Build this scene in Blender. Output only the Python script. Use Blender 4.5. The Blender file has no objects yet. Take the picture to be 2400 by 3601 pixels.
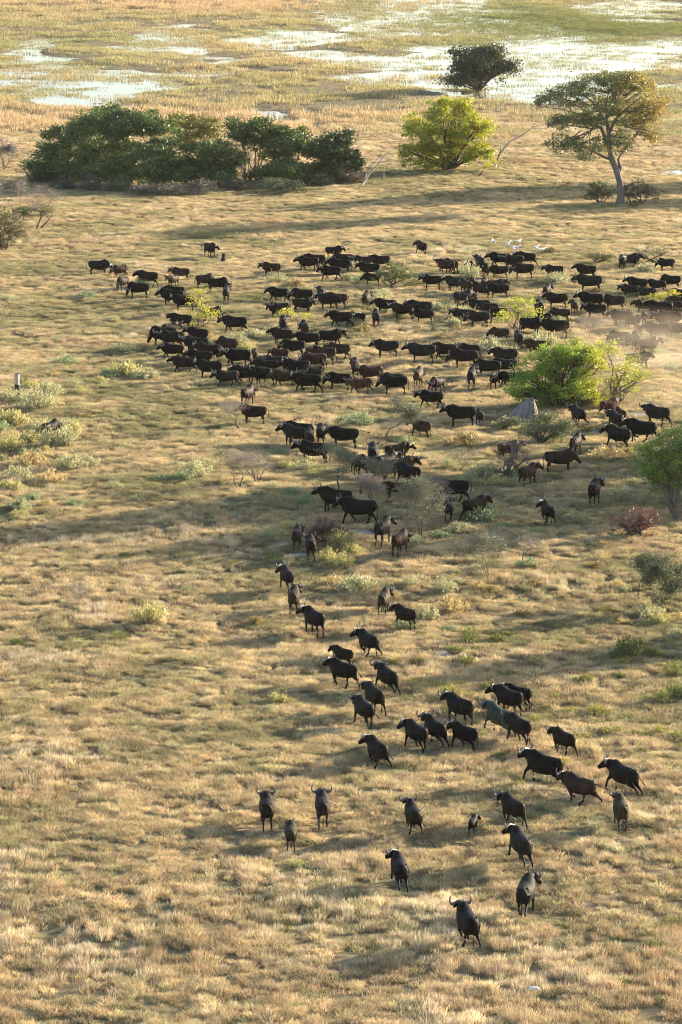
import bpy, math, random, bmesh
import numpy as np
from mathutils import Vector, Matrix
R = math.radians
SC = bpy.context.scene

# ------------------------------------------------------------------ camera, sky, sun, exposure
CAM_H = 50.8
FPX = 13000.0                       # focal length in photograph pixels (130 mm on a 36 mm high frame)
PITCH = math.atan2(2570.0, FPX)     # camera looks this far below the horizon
W0, H0 = 2400.0, 3601.0
cd = bpy.data.cameras.new('camera'); cam = bpy.data.objects.new('camera', cd)
SC.collection.objects.link(cam)
cam.location = (0, 0, CAM_H); cam.rotation_euler = (R(90) - PITCH, 0, 0)
cd.sensor_fit = 'VERTICAL'; cd.sensor_height = 36.0; cd.lens = 36.0 * FPX / H0
cd.clip_start = 1.0; cd.clip_end = 12000.0
SC.camera = cam

SUN_EL = 14.5; SUN_AZ = 58.0        # azimuth from +Y towards +X
w = bpy.data.worlds.new('World'); SC.world = w; w.use_nodes = True
nt = w.node_tree; bg = nt.nodes['Background']
sky = nt.nodes.new('ShaderNodeTexSky'); sky.sky_type = 'NISHITA'; sky.sun_disc = False
sky.sun_elevation = R(SUN_EL); sky.sun_rotation = R(SUN_AZ)
sky.air_density = 1.0; sky.dust_density = 3.0; sky.ozone_density = 1.0; sky.altitude = 900
nt.links.new(sky.outputs[0], bg.inputs[0]); bg.inputs[1].default_value = 0.12
sd = bpy.data.lights.new('sun', 'SUN'); sun = bpy.data.objects.new('sun', sd); SC.collection.objects.link(sun)
sd.energy = 5.0; sd.angle = R(0.6); sd.color = (1.0, 0.85, 0.64)
tosun = Vector((math.sin(R(SUN_AZ)) * math.cos(R(SUN_EL)), math.cos(R(SUN_AZ)) * math.cos(R(SUN_EL)), math.sin(R(SUN_EL))))
sun.rotation_euler = tosun.to_track_quat('Z', 'Y').to_euler()
SC.view_settings.view_transform = 'Standard'; SC.view_settings.look = 'None'
SC.view_settings.exposure = 1.52; SC.view_settings.gamma = 1.0
try:
    SC.view_settings.use_curve_mapping = False
except Exception: pass
SC.render.engine = 'CYCLES'
SC.cycles.use_denoising = True; SC.cycles.filter_width = 1.0
SC.cycles.max_bounces = 6; SC.cycles.diffuse_bounces = 3; SC.cycles.transmission_bounces = 4
SC.cycles.volume_bounces = 0; SC.cycles.transparent_max_bounces = 6
SC.cycles.volume_step_rate = 4.0; SC.cycles.volume_max_steps = 64

rng = np.random.default_rng(7); rnd = random.Random(11)

# ------------------------------------------------------------------ noise, terrain
_perm = np.random.default_rng(3).random((512, 512))
def vnoise(x, y, s, o=0):
    x = np.asarray(x, float) / s + 37.3 * o + 1000; y = np.asarray(y, float) / s + 91.7 * o + 1000
    xi = np.floor(x).astype(int); yi = np.floor(y).astype(int); fx = x - xi; fy = y - yi
    fx = fx * fx * (3 - 2 * fx); fy = fy * fy * (3 - 2 * fy)
    g = lambda a, b: _perm[a % 512, b % 512]
    return (g(xi, yi) * (1 - fx) + g(xi + 1, yi) * fx) * (1 - fy) + (g(xi, yi + 1) * (1 - fx) + g(xi + 1, yi + 1) * fx) * fy
def fbm(x, y, s, o=0, n=3):
    t = 0; a = 1; k = 0
    for i in range(n):
        t = t + a * vnoise(x, y, s / 2 ** i, o + i * 7); k += a; a *= .5
    return t / k
def p2g(px, py, z=0.0):
    """a point of the photograph -> the point of the flat ground under it"""
    u = (px - W0 / 2) / FPX; v = (H0 / 2 - py) / FPX
    c, s = math.cos(PITCH), math.sin(PITCH)
    dx, dy, dz = u, c + v * s, -s + v * c
    t = (z - CAM_H) / dz
    return (dx * t, dy * t)
def g2p(x, y, z=0.0):
    c, s = math.cos(PITCH), math.sin(PITCH)
    zz = np.asarray(z) - CAM_H
    d = y * c - zz * s; up = y * s + zz * c
    return W0 / 2 + FPX * x / d, H0 / 2 - FPX * up / d

def scale_at(px, py):
    x, y = p2g(px, py); d = y * math.cos(PITCH) + CAM_H * math.sin(PITCH)
    return FPX / d, math.atan2(CAM_H, y)       # photo pixels per metre, view angle below horizon
# flooded pools: ground-plane ellipses measured on the photograph (cx, cy, rx, ry)
POOLS = [(1440,25,260,55),(1260,30,100,28),(1600,85,260,28),(1330,75,200,30),(2220,25,170,22),(2050,175,420,34),(1720,190,240,30),
 (2330,170,140,26),(1870,285,190,38),(1700,245,160,30),(1400,268,190,22),(1010,135,120,26),(940,160,70,14),(1180,130,120,14),(590,140,130,38),(640,165,140,22),
 (140,162,62,26),(250,250,230,22),(120,285,150,30),(330,310,180,34),(380,360,130,20),(540,285,130,14),(640,245,120,12),(200,340,120,22),
 (1130,190,90,10),(1250,205,110,12),(960,255,40,5),(800,205,50,9),(860,235,40,8),(960,415,55,12),(1585,316,30,14),(75,425,16,10),(1480,300,50,10),
 (2330,300,160,12),(2050,230,360,20),(1850,330,170,14),(1650,300,140,12),(2300,150,180,16),(1900,120,200,14),(80,210,120,10),(420,270,120,16),(1120,440,8,22),(1400,215,150,16),(2150,240,140,16),(760,120,60,8),(1800,335,120,8),(2300,70,120,8)]
LINES = [((700,205),(760,235),(850,275),(930,310),(1000,342)),((1075,385),(1110,420),(1122,455),(1125,480)),((430,330),(560,290),(640,262),(720,245))]
_pl = []
for cx, cy, rx, ry in POOLS:
    gx, gy = p2g(cx, cy); sx = abs(p2g(cx + rx, cy)[0] - gx); sy = abs(p2g(cx, max(cy - ry, -90))[1] - p2g(cx, cy + ry)[1]) / 2
    gy = (p2g(cx, max(cy - ry, -90))[1] + p2g(cx, cy + ry)[1]) / 2
    _pl.append((gx, gy, sx, sy))
_ll = [[p2g(*q) for q in L] for L in LINES]
def wet(x, y):
    x = np.asarray(x, float); y = np.asarray(y, float); m = np.zeros(np.broadcast(x, y).shape)
    wx = x + (fbm(x, y, 14, 2) - .5) * 16; wy = y + (fbm(x, y, 22, 5) - .5) * 34
    for gx, gy, sx, sy in _pl:
        d = np.sqrt(((wx - gx) / sx) ** 2 + ((wy - gy) / sy) ** 2)
        m = np.maximum(m, np.clip((1.85 - d) * 1.1, 0, 1))
    for L in _ll:
        for (ax, ay), (bx, by) in zip(L[:-1], L[1:]):
            vx, vy = bx - ax, by - ay; t = np.clip(((x - ax) * vx + (y - ay) * vy) / (vx * vx + vy * vy), 0, 1)
            d = np.hypot(x - ax - t * vx, (y - ay - t * vy) * .5)
            m = np.maximum(m, np.clip(.62 - d / 3.2, 0, 1))
    return np.where(y > 480, m, 0)
def terrain(x, y):
    x = np.asarray(x, float); y = np.asarray(y, float)
    near = np.clip((570 - y) / 60, 0, 1)
    z = (fbm(x, y, 9, 1, 3) - .5) * .6 * near + (fbm(x, y, 2.2, 4, 2) - .5) * .30 * near + (vnoise(x, y, 45, 9) - .5) * .9 * near
    z = z + (1 - near) * ((fbm(x, y, 12, 6, 3) - .5) * .22 + (fbm(x, y, 3.5, 16, 2) - .5) * .34 + .13)
    return z - wet(x, y) * .50
WATER_Z = -0.16
def tz(x, y): return float(terrain(np.array([x]), np.array([y]))[0])
def place(px, py):
    x, y = p2g(px, py)
    for _ in range(3): x, y = p2g(px, py, tz(x, y))
    return x, y, tz(x, y)

# ------------------------------------------------------------------ materials
def nodes(m): m.use_nodes = True; return m.node_tree, m.node_tree.nodes, m.node_tree.links
def bsdf(m): return m.node_tree.nodes['Principled BSDF']
def attr_leaf(name, trans=.45, gloss=.06):
    m = bpy.data.materials.new(name); t, n, l = nodes(m); n.clear()
    out = n.new('ShaderNodeOutputMaterial'); a = n.new('ShaderNodeAttribute'); a.attribute_name = 'Col'
    oi = n.new('ShaderNodeObjectInfo'); mu = n.new('ShaderNodeMixRGB'); mu.blend_type = 'MULTIPLY'; mu.inputs[0].default_value = 1
    l.new(a.outputs['Color'], mu.inputs[1]); l.new(oi.outputs['Color'], mu.inputs[2])
    d = n.new('ShaderNodeBsdfDiffuse'); tr = n.new('ShaderNodeBsdfTranslucent'); mx = n.new('ShaderNodeMixShader'); mx.inputs[0].default_value = trans
    l.new(mu.outputs[0], d.inputs[0]); l.new(mu.outputs[0], tr.inputs[0]); l.new(d.outputs[0], mx.inputs[1]); l.new(tr.outputs[0], mx.inputs[2])
    g = n.new('ShaderNodeBsdfGlossy'); g.inputs['Roughness'].default_value = .45; m2 = n.new('ShaderNodeMixShader'); m2.inputs[0].default_value = gloss
    l.new(mx.outputs[0], m2.inputs[1]); l.new(g.outputs[0], m2.inputs[2]); l.new(m2.outputs[0], out.inputs[0])
    return m
M_LEAF = attr_leaf('leaves')
M_LEAFD = attr_leaf('tough_leaves', .25, .06)
def noise_mat(name, c1, c2, scale=4, rough=.85, bump=.3, c3=None, coord='Object', stretch=(1, 1, 1)):
    m = bpy.data.materials.new(name); t, n, l = nodes(m); b = n['Principled BSDF']
    tc = n.new('ShaderNodeTexCoord'); mp = n.new('ShaderNodeMapping'); mp.inputs['Scale'].default_value = stretch
    l.new(tc.outputs[coord], mp.inputs[0])
    nz = n.new('ShaderNodeTexNoise'); nz.inputs['Scale'].default_value = scale; nz.inputs['Detail'].default_value = 6; nz.inputs['Roughness'].default_value = .65
    l.new(mp.outputs[0], nz.inputs[0])
    cr = n.new('ShaderNodeValToRGB'); e = cr.color_ramp.elements; e[0].position = .3; e[1].position = .7
    e[0].color = (*c1, 1); e[1].color = (*c2, 1)
    if c3: x = cr.color_ramp.elements.new(.5); x.color = (*c3, 1)
    l.new(nz.outputs[0], cr.inputs[0]); l.new(cr.outputs[0], b.inputs['Base Color'])
    b.inputs['Roughness'].default_value = rough
    bp = n.new('ShaderNodeBump'); bp.inputs['Strength'].default_value = bump; bp.inputs['Distance'].default_value = .05
    l.new(nz.outputs[0], bp.inputs['Height']); l.new(bp.outputs[0], b.inputs['Normal'])
    return m
M_BARK = noise_mat('grey_bark', (.10, .08, .065), (.24, .20, .165), 6, stretch=(1, 1, .3))
M_BARKD = noise_mat('dark_bark', (.045, .035, .03), (.11, .085, .07), 6, stretch=(1, 1, .3))
M_DEAD = noise_mat('bleached_wood', (.30, .26, .22), (.55, .50, .44), 5, stretch=(1, 1, .3))
M_CHAR = noise_mat('charred_wood', (.008, .007, .006), (.03, .026, .022), 9)
M_MOUND = noise_mat('termite_clay', (.13, .11, .10), (.36, .315, .275), 5.0, bump=1.0, stretch=(1, 1, .16))

def hide_mat():
    m = bpy.data.materials.new('buffalo_hide'); t, n, l = nodes(m); b = n['Principled BSDF']
    tc = n.new('ShaderNodeTexCoord'); oi = n.new('ShaderNodeObjectInfo')
    add = n.new('ShaderNodeVectorMath'); add.operation = 'ADD'; sc_ = n.new('ShaderNodeVectorMath'); sc_.operation = 'SCALE'; sc_.inputs['Scale'].default_value = 40
    cmb = n.new('ShaderNodeCombineXYZ'); l.new(oi.outputs['Random'], cmb.inputs[0]); l.new(oi.outputs['Random'], cmb.inputs[2]); l.new(cmb.outputs[0], sc_.inputs[0])
    l.new(tc.outputs['Object'], add.inputs[0]); l.new(sc_.outputs[0], add.inputs[1])
    nz = n.new('ShaderNodeTexNoise'); nz.inputs['Scale'].default_value = 2.4; nz.inputs['Detail'].default_value = 5; l.new(add.outputs[0], nz.inputs[0])
    cr = n.new('ShaderNodeValToRGB'); e = cr.color_ramp.elements; e[0].position = .35; e[0].color = (.55, .55, .55, 1); e[1].position = .68; e[1].color = (1.9, 1.8, 1.7, 1)
    l.new(nz.outputs[0], cr.inputs[0])
    mu = n.new('ShaderNodeMixRGB'); mu.blend_type = 'MULTIPLY'; mu.inputs[0].default_value = 1
    l.new(oi.outputs['Color'], mu.inputs[1]); l.new(cr.outputs[0], mu.inputs[2]); l.new(mu.outputs[0], b.inputs['Base Color'])
    b.inputs['Roughness'].default_value = .6; b.inputs['Specular IOR Level'].default_value = .10
    n2 = n.new('ShaderNodeTexNoise'); n2.inputs['Scale'].default_value = 14; n2.inputs['Detail'].default_value = 4; l.new(tc.outputs['Object'], n2.inputs[0])
    bp = n.new('ShaderNodeBump'); bp.inputs['Strength'].default_value = .35; bp.inputs['Distance'].default_value = .03
    l.new(n2.outputs[0], bp.inputs['Height']); l.new(bp.outputs[0], b.inputs['Normal'])
    return m
M_HIDE = hide_mat()
M_HORN = noise_mat('horn', (.05, .045, .04), (.17, .155, .135), 7, rough=.5)
M_TUFT = noise_mat('tail_hair', (.012, .01, .009), (.03, .025, .02), 9)

# ------------------------------------------------------------------ object helpers
COL = SC.collection
def tag(o, label=None, cat=None, group=None, kind=None):
    if label: o['label'] = label
    if cat: o['category'] = cat
    if group: o['group'] = group
    if kind: o['kind'] = kind
    return o
def empty(name, loc=(0, 0, 0), rz=0.0):
    o = bpy.data.objects.new(name, None); COL.objects.link(o); o.location = loc; o.rotation_euler = (0, 0, rz); o.empty_display_size = .3; return o
def np_mesh(name, V, F, mat, col=None, smooth=False):
    """V (n,3); F list of arrays of equal-sized faces"""
    me = bpy.data.meshes.new(name); V = np.asarray(V, np.float32)
    if not isinstance(F, (list, tuple)): F = [F]
    F = [np.asarray(f, np.int32) for f in F if len(f)]
    me.vertices.add(len(V)); me.vertices.foreach_set('co', V.ravel())
    idx = np.concatenate([f.ravel() for f in F]); tot = np.concatenate([np.full(len(f), f.shape[1], np.int32) for f in F])
    st = np.concatenate([[0], np.cumsum(tot)[:-1]]).astype(np.int32)
    me.loops.add(len(idx)); me.loops.foreach_set('vertex_index', idx)
    me.polygons.add(len(tot)); me.polygons.foreach_set('loop_start', st); me.polygons.foreach_set('loop_total', tot)
    if smooth: me.polygons.foreach_set('use_smooth', np.ones(len(tot), bool))
    if col is not None:
        a = me.color_attributes.new('Col', 'FLOAT_COLOR', 'POINT'); c = np.ones((len(V), 4), np.float32); c[:, :3] = col; a.data.foreach_set('color', c.ravel())
    me.update(); me.validate(); me.materials.append(mat); return me
def link(name, me, parent=None):
    o = bpy.data.objects.new(name, me); COL.objects.link(o); o.parent = parent; return o
def copy_tree(root):
    r = root.copy(); COL.objects.link(r)
    for ch in root.children:
        c = ch.copy(); COL.objects.link(c); c.parent = r
        for g in ch.children:
            d = g.copy(); COL.objects.link(d); d.parent = c
    return r

class Tubes:
    def __init__(s): s.V = []; s.F = []; s.n = 0
    def tube(s, P, rad, k=6, cap=True):
        P = [Vector(p) for p in P]; m = len(P)
        up = Vector((0.13, .2, 1)).normalized()
        for i in range(m):
            d = (P[min(i + 1, m - 1)] - P[max(i - 1, 0)]); d = d.normalized() if d.length > 1e-6 else Vector((0, 0, 1))
            a = d.cross(up if abs(d.dot(up)) < .93 else Vector((1, 0, 0))).normalized(); b = d.cross(a)
            for j in range(k):
                t = 2 * math.pi * j / k; s.V.append(P[i] + (a * math.cos(t) + b * math.sin(t)) * rad[i])
        for i in range(m - 1):
            for j in range(k):
                j2 = (j + 1) % k; s.F.append((s.n + i * k + j, s.n + i * k + j2, s.n + (i + 1) * k + j2, s.n + (i + 1) * k + j))
        s.n += m * k
        if cap:
            for i in (0, m - 1):
                s.V.append(P[i]); c = s.n; s.n += 1; base = c - m * k - (1 if i else 0) + i * k
                for j in range(k): s.F.append((base + j, base + (j + 1) % k, c, c))
    def mesh(s, name, mat, smooth=True):
        V = np.array([tuple(v) for v in s.V]); q = np.array(s.F); tri = q[q[:, 2] == q[:, 3]][:, :3]; quad = q[q[:, 2] != q[:, 3]]
        return np_mesh(name, V, [quad, tri], mat, smooth=smooth)

def ellipse_loft(bm, st, k=14):
    """st: list of (centre, axis_dir_index, half-width, half-height) rings in planes facing 'dir'"""
    rings = []
    for c, d, hw, hh in st:
        d = Vector(d).normalized(); side = Vector((0, 0, 1)).cross(d)
        side = side.normalized() if side.length > .05 else Vector((0, 1, 0)); up = d.cross(side)
        rings.append([bm.verts.new(Vector(c) + side * math.cos(2 * math.pi * j / k) * hw + up * math.sin(2 * math.pi * j / k) * hh) for j in range(k)])
    for a, b in zip(rings[:-1], rings[1:]):
        for j in range(k): bm.faces.new((a[j], a[(j + 1) % k], b[(j + 1) % k], b[j]))
    bm.faces.new(rings[0][::-1]); bm.faces.new(rings[-1])

# ------------------------------------------------------------------ ground and water
def build_ground():
    xs = np.concatenate([[-4000, -1500, -600, -320], np.arange(-200, -75, 1.6), np.arange(-75, 75, .7), np.arange(75, 201, 1.6), [320, 600, 1500, 4000]])
    ys = np.concatenate([[-600, -100, 20], np.arange(120, 560, .7), np.arange(560, 1060, 2.0), [1080, 1200, 1400, 2200, 3500, 7000]])
    X, Y = np.meshgrid(xs, ys); Z = terrain(X, Y)
    nx, ny = len(xs), len(ys)
    V = np.stack([X.ravel(), Y.ravel(), Z.ravel()], 1)
    i = np.arange(nx - 1)[None, :] + np.arange(ny - 1)[:, None] * nx; i = i.ravel()
    F = np.stack([i, i + 1, i + nx + 1, i + nx], 1)
    m = bpy.data.materials.new('dry_ground'); t, n, l = nodes(m); b = n['Principled BSDF']
    tc = n.new('ShaderNodeTexCoord')
    def nz(scale, det=6):
        q = n.new('ShaderNodeTexNoise'); q.inputs['Scale'].default_value = scale; q.inputs['Detail'].default_value = det; q.inputs['Roughness'].default_value = .65
        l.new(tc.outputs['Object'], q.inputs[0]); return q
    a = nz(.9); c1 = n.new('ShaderNodeValToRGB'); e = c1.color_ramp.elements
    e[0].position = .36; e[0].color = (.09, .075, .05, 1); e[1].position = .66; e[1].color = (.30, .245, .15, 1)
    l.new(a.outputs[0], c1.inputs[0])
    bb = nz(.07, 4); c2 = n.new('ShaderNodeValToRGB'); e = c2.color_ramp.elements
    e[0].position = .4; e[0].color = (.9, 1.0, .8, 1); e[1].position = .62; e[1].color = (1.15, 1.02, .95, 1)
    l.new(bb.outputs[0], c2.inputs[0])
    mu = n.new('ShaderNodeMixRGB'); mu.blend_type = 'MULTIPLY'; mu.inputs[0].default_value = 1; l.new(c1.outputs[0], mu.inputs[1]); l.new(c2.outputs[0], mu.inputs[2])
    # bare sandy patches, a mask kept on the mesh
    at = n.new('ShaderNodeAttribute'); at.attribute_name = 'sand'; mx = n.new('ShaderNodeMixRGB'); mx.inputs[2].default_value = (.33, .29, .25, 1)
    l.new(at.outputs['Fac'], mx.inputs[0]); l.new(mu.outputs[0], mx.inputs[1]); l.new(mx.outputs[0], b.inputs['Base Color'])
    b.inputs['Roughness'].default_value = .95; b.inputs['Specular IOR Level'].default_value = .1
    bp = n.new('ShaderNodeBump'); bp.inputs['Strength'].default_value = .9; bp.inputs['Distance'].default_value = .12
    l.new(a.outputs[0], bp.inputs['Height']); l.new(bp.outputs[0], b.inputs['Normal'])
    me = np_mesh('ground', V, F, m, smooth=True)
    s = me.attributes.new('sand', 'FLOAT', 'POINT'); s.data.foreach_set('value', sand_mask(V[:, 0], V[:, 1]).astype(np.float32))
    o = link('ground', me); tag(o, kind='structure')
SAND = [(1290,1895,110,16),(1560,2290,80,18),(770,1725,45,9),(2180,2345,80,16),(2060,2330,60,10),(1720,2320,40,8),(1290,1290,20,4),(2100,1500,60,14),(2250,1440,60,16),(990,1920,40,14),(1130,2560,70,14),(2010,3210,60,10),(1760,1470,120,10),(1440,1700,60,8),(1030,1960,60,10)]
_sd = []
for cx, cy, rx, ry in SAND:
    gx, gy = p2g(cx, cy); _sd.append((gx, gy, abs(p2g(cx + rx, cy)[0] - gx), abs(p2g(cx, cy - ry)[1] - gy)))
def sand_mask(x, y):
    m = np.zeros(len(x)); wx = x + (fbm(x, y, 1.5, 12) - .5) * 1.6; wy = y + (fbm(x, y, 1.8, 15) - .5) * 2.5
    for gx, gy, sx, sy in _sd: m = np.maximum(m, np.clip(1.4 - 1.1 * np.hypot((wx - gx) / sx, (wy - gy) / sy), 0, 1))
    return m
build_ground()

def build_water():
    m = bpy.data.materials.new('flood_water'); t, n, l = nodes(m); b = n['Principled BSDF']
    b.inputs['Base Color'].default_value = (.13, .13, .115, 1); b.inputs['Roughness'].default_value = .10; b.inputs['IOR'].default_value = 1.33
    tc = n.new('ShaderNodeTexCoord'); q = n.new('ShaderNodeTexNoise'); q.inputs['Scale'].default_value = 1.3; q.inputs['Detail'].default_value = 3
    l.new(tc.outputs['Object'], q.inputs[0]); bp = n.new('ShaderNodeBump'); bp.inputs['Strength'].default_value = .25; bp.inputs['Distance'].default_value = .02
    l.new(q.outputs[0], bp.inputs['Height']); l.new(bp.outputs[0], b.inputs['Normal'])
    V = [(-500, 470, WATER_Z), (500, 470, WATER_Z), (500, 1300, WATER_Z), (-500, 1300, WATER_Z)]
    o = link('water', np_mesh('water', V, [[(0, 1, 2, 3)]], m)); tag(o, kind='structure')
build_water()

# ------------------------------------------------------------------ grass (uncountable: one object each)
def grass_clump(seed, n, rad, h, spread, wd, bend=.5, up=0.0):
    r = np.random.default_rng(seed); V = []; T = []; Q = []; C = []
    for i in range(n):
        a = r.random() * 6.283; d = rad * math.sqrt(r.random()); bx, by = d * math.cos(a), d * math.sin(a)
        hh = h * (.55 + .6 * r.random()) * (1 - .35 * (d / rad) ** 2)
        la = a + r.normal() * .8; ln = spread * (d / rad * .8 + .3) * hh * (.5 + r.random()); lx, ly = math.cos(la) * ln, math.sin(la) * ln
        fa = r.random() * 3.1416; wx, wy = math.cos(fa) * wd, math.sin(fa) * wd; b = len(V)
        m = .55; k = 1 - bend * .45
        V += [(bx - wx, by - wy, -.05), (bx + wx, by + wy, -.05), (bx + lx * m * k + wx * .8, by + ly * m * k + wy * .8, hh * m), (bx + lx * m * k - wx * .8, by + ly * m * k - wy * .8, hh * m), (bx + lx, by + ly, hh * (1 - bend * .2))]
        Q.append((b, b + 1, b + 2, b + 3)); T.append((b + 3, b + 2, b + 4))
        j = .75 + .5 * r.random(); C += [(j * .8,) * 3, (j * .8,) * 3, (j,) * 3, (j,) * 3, (j * 1.1,) * 3]
    return np.array(V), np.array(Q), np.array(T), np.array(C)
def grass_material():
    m = bpy.data.materials.new('grass_blades'); t, n, l = nodes(m); n.clear()
    out = n.new('ShaderNodeOutputMaterial'); a = n.new('ShaderNodeAttribute'); a.attribute_name = 'Col'
    ai = n.new('ShaderNodeAttribute'); ai.attribute_type = 'INSTANCER'; ai.attribute_name = 'gcol'
    mu = n.new('ShaderNodeMixRGB'); mu.blend_type = 'MULTIPLY'; mu.inputs[0].default_value = 1
    l.new(a.outputs['Color'], mu.inputs[1]); l.new(ai.outputs['Color'], mu.inputs[2])
    d = n.new('ShaderNodeBsdfDiffuse'); tr = n.new('ShaderNodeBsdfTranslucent'); mx = n.new('ShaderNodeMixShader'); mx.inputs[0].default_value = .42
    l.new(mu.outputs[0], d.inputs[0]); l.new(mu.outputs[0], tr.inputs[0]); l.new(d.outputs[0], mx.inputs[1]); l.new(tr.outputs[0], mx.inputs[2]); l.new(mx.outputs[0], out.inputs[0])
    return m
M_GRASS = grass_material()
def instancer(name, protos, P, S, RZ, IDX, GC, tilt=.0):
    col = bpy.data.collections.new(name + '_kinds')
    for i, me in enumerate(protos):
        o = bpy.data.objects.new('%s_kind_%02d' % (name, i), me); col.objects.link(o)
    me = bpy.data.meshes.new(name); me.vertices.add(len(P)); me.vertices.foreach_set('co', np.asarray(P, np.float32).ravel())
    me.attributes.new('gs', 'FLOAT_VECTOR', 'POINT').data.foreach_set('vector', np.asarray(S, np.float32).ravel())
    rot = np.zeros((len(P), 3), np.float32); rot[:, 2] = RZ; rot[:, 0] = rng.normal(0, .08, len(P)); rot[:, 1] = rng.normal(0, .08, len(P)) - tilt
    me.attributes.new('gr', 'FLOAT_VECTOR', 'POINT').data.foreach_set('vector', rot.ravel())
    me.attributes.new('gi', 'INT', 'POINT').data.foreach_set('value', np.asarray(IDX, np.int32))
    c = np.ones((len(P), 4), np.float32); c[:, :3] = GC
    me.attributes.new('gcol', 'FLOAT_COLOR', 'POINT').data.foreach_set('color', c.ravel())
    me.update(); me.materials.append(M_GRASS)
    o = link(name, me)
    g = bpy.data.node_groups.new(name, 'GeometryNodeTree')
    g.interface.new_socket('Geometry', in_out='INPUT', socket_type='NodeSocketGeometry'); g.interface.new_socket('Geometry', in_out='OUTPUT', socket_type='NodeSocketGeometry')
    N, L = g.nodes, g.links; gi = N.new('NodeGroupInput'); go = N.new('NodeGroupOutput')
    ci = N.new('GeometryNodeCollectionInfo'); ci.inputs['Collection'].default_value = col; ci.inputs['Separate Children'].default_value = True; ci.inputs['Reset Children'].default_value = True
    ip = N.new('GeometryNodeInstanceOnPoints'); ip.inputs['Pick Instance'].default_value = True
    def na(nm, dt):
        q = N.new('GeometryNodeInputNamedAttribute'); q.data_type = dt; q.inputs['Name'].default_value = nm; return q.outputs['Attribute']
    L.new(gi.outputs[0], ip.inputs['Points']); L.new(ci.outputs[0], ip.inputs['Instance']); L.new(na('gi', 'INT'), ip.inputs['Instance Index'])
    L.new(na('gr', 'FLOAT_VECTOR'), ip.inputs['Rotation']); L.new(na('gs', 'FLOAT_VECTOR'), ip.inputs['Scale'])
    L.new(ip.outputs[0], go.inputs[0])
    md = o.modifiers.new('scatter', 'NODES'); md.node_group = g
    tag(o, kind='stuff'); return o

def kinds():
    K = []
    for s in range(5):   # 0-4 low springy tussocks
        V, Q, T, C = grass_clump(100 + s, 64, .38, .34, 1.0, .014); K.append(np_mesh('low_tussock', V, [Q, T], M_GRASS, C))
    for s in range(4):   # 5-8 tall wispy grass
        V, Q, T, C = grass_clump(200 + s, 46, .34, .50, .55, .007, .7); K.append(np_mesh('tall_tussock', V, [Q, T], M_GRASS, C))
    for s in range(3):   # 9-11 upright marsh reeds
        V, Q, T, C = grass_clump(300 + s, 34, .9, .62, .25, .02, .3); K.append(np_mesh('reed', V, [Q, T], M_GRASS, C))
    return K
KINDS = kinds()
def srgb(c): return np.array([(v / 255.0) ** 2.2 for v in c])
STRAW = np.array((.61, .49, .285)); OLIVE = np.array((.40, .36, .19)); GREEN = np.array((.24, .25, .115)); TAN = np.array((.55, .415, .25)); PALE = np.array((.72, .61, .42))
def blend(a, b, t): return a * (1 - t[:, None]) + b * t[:, None]
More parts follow.
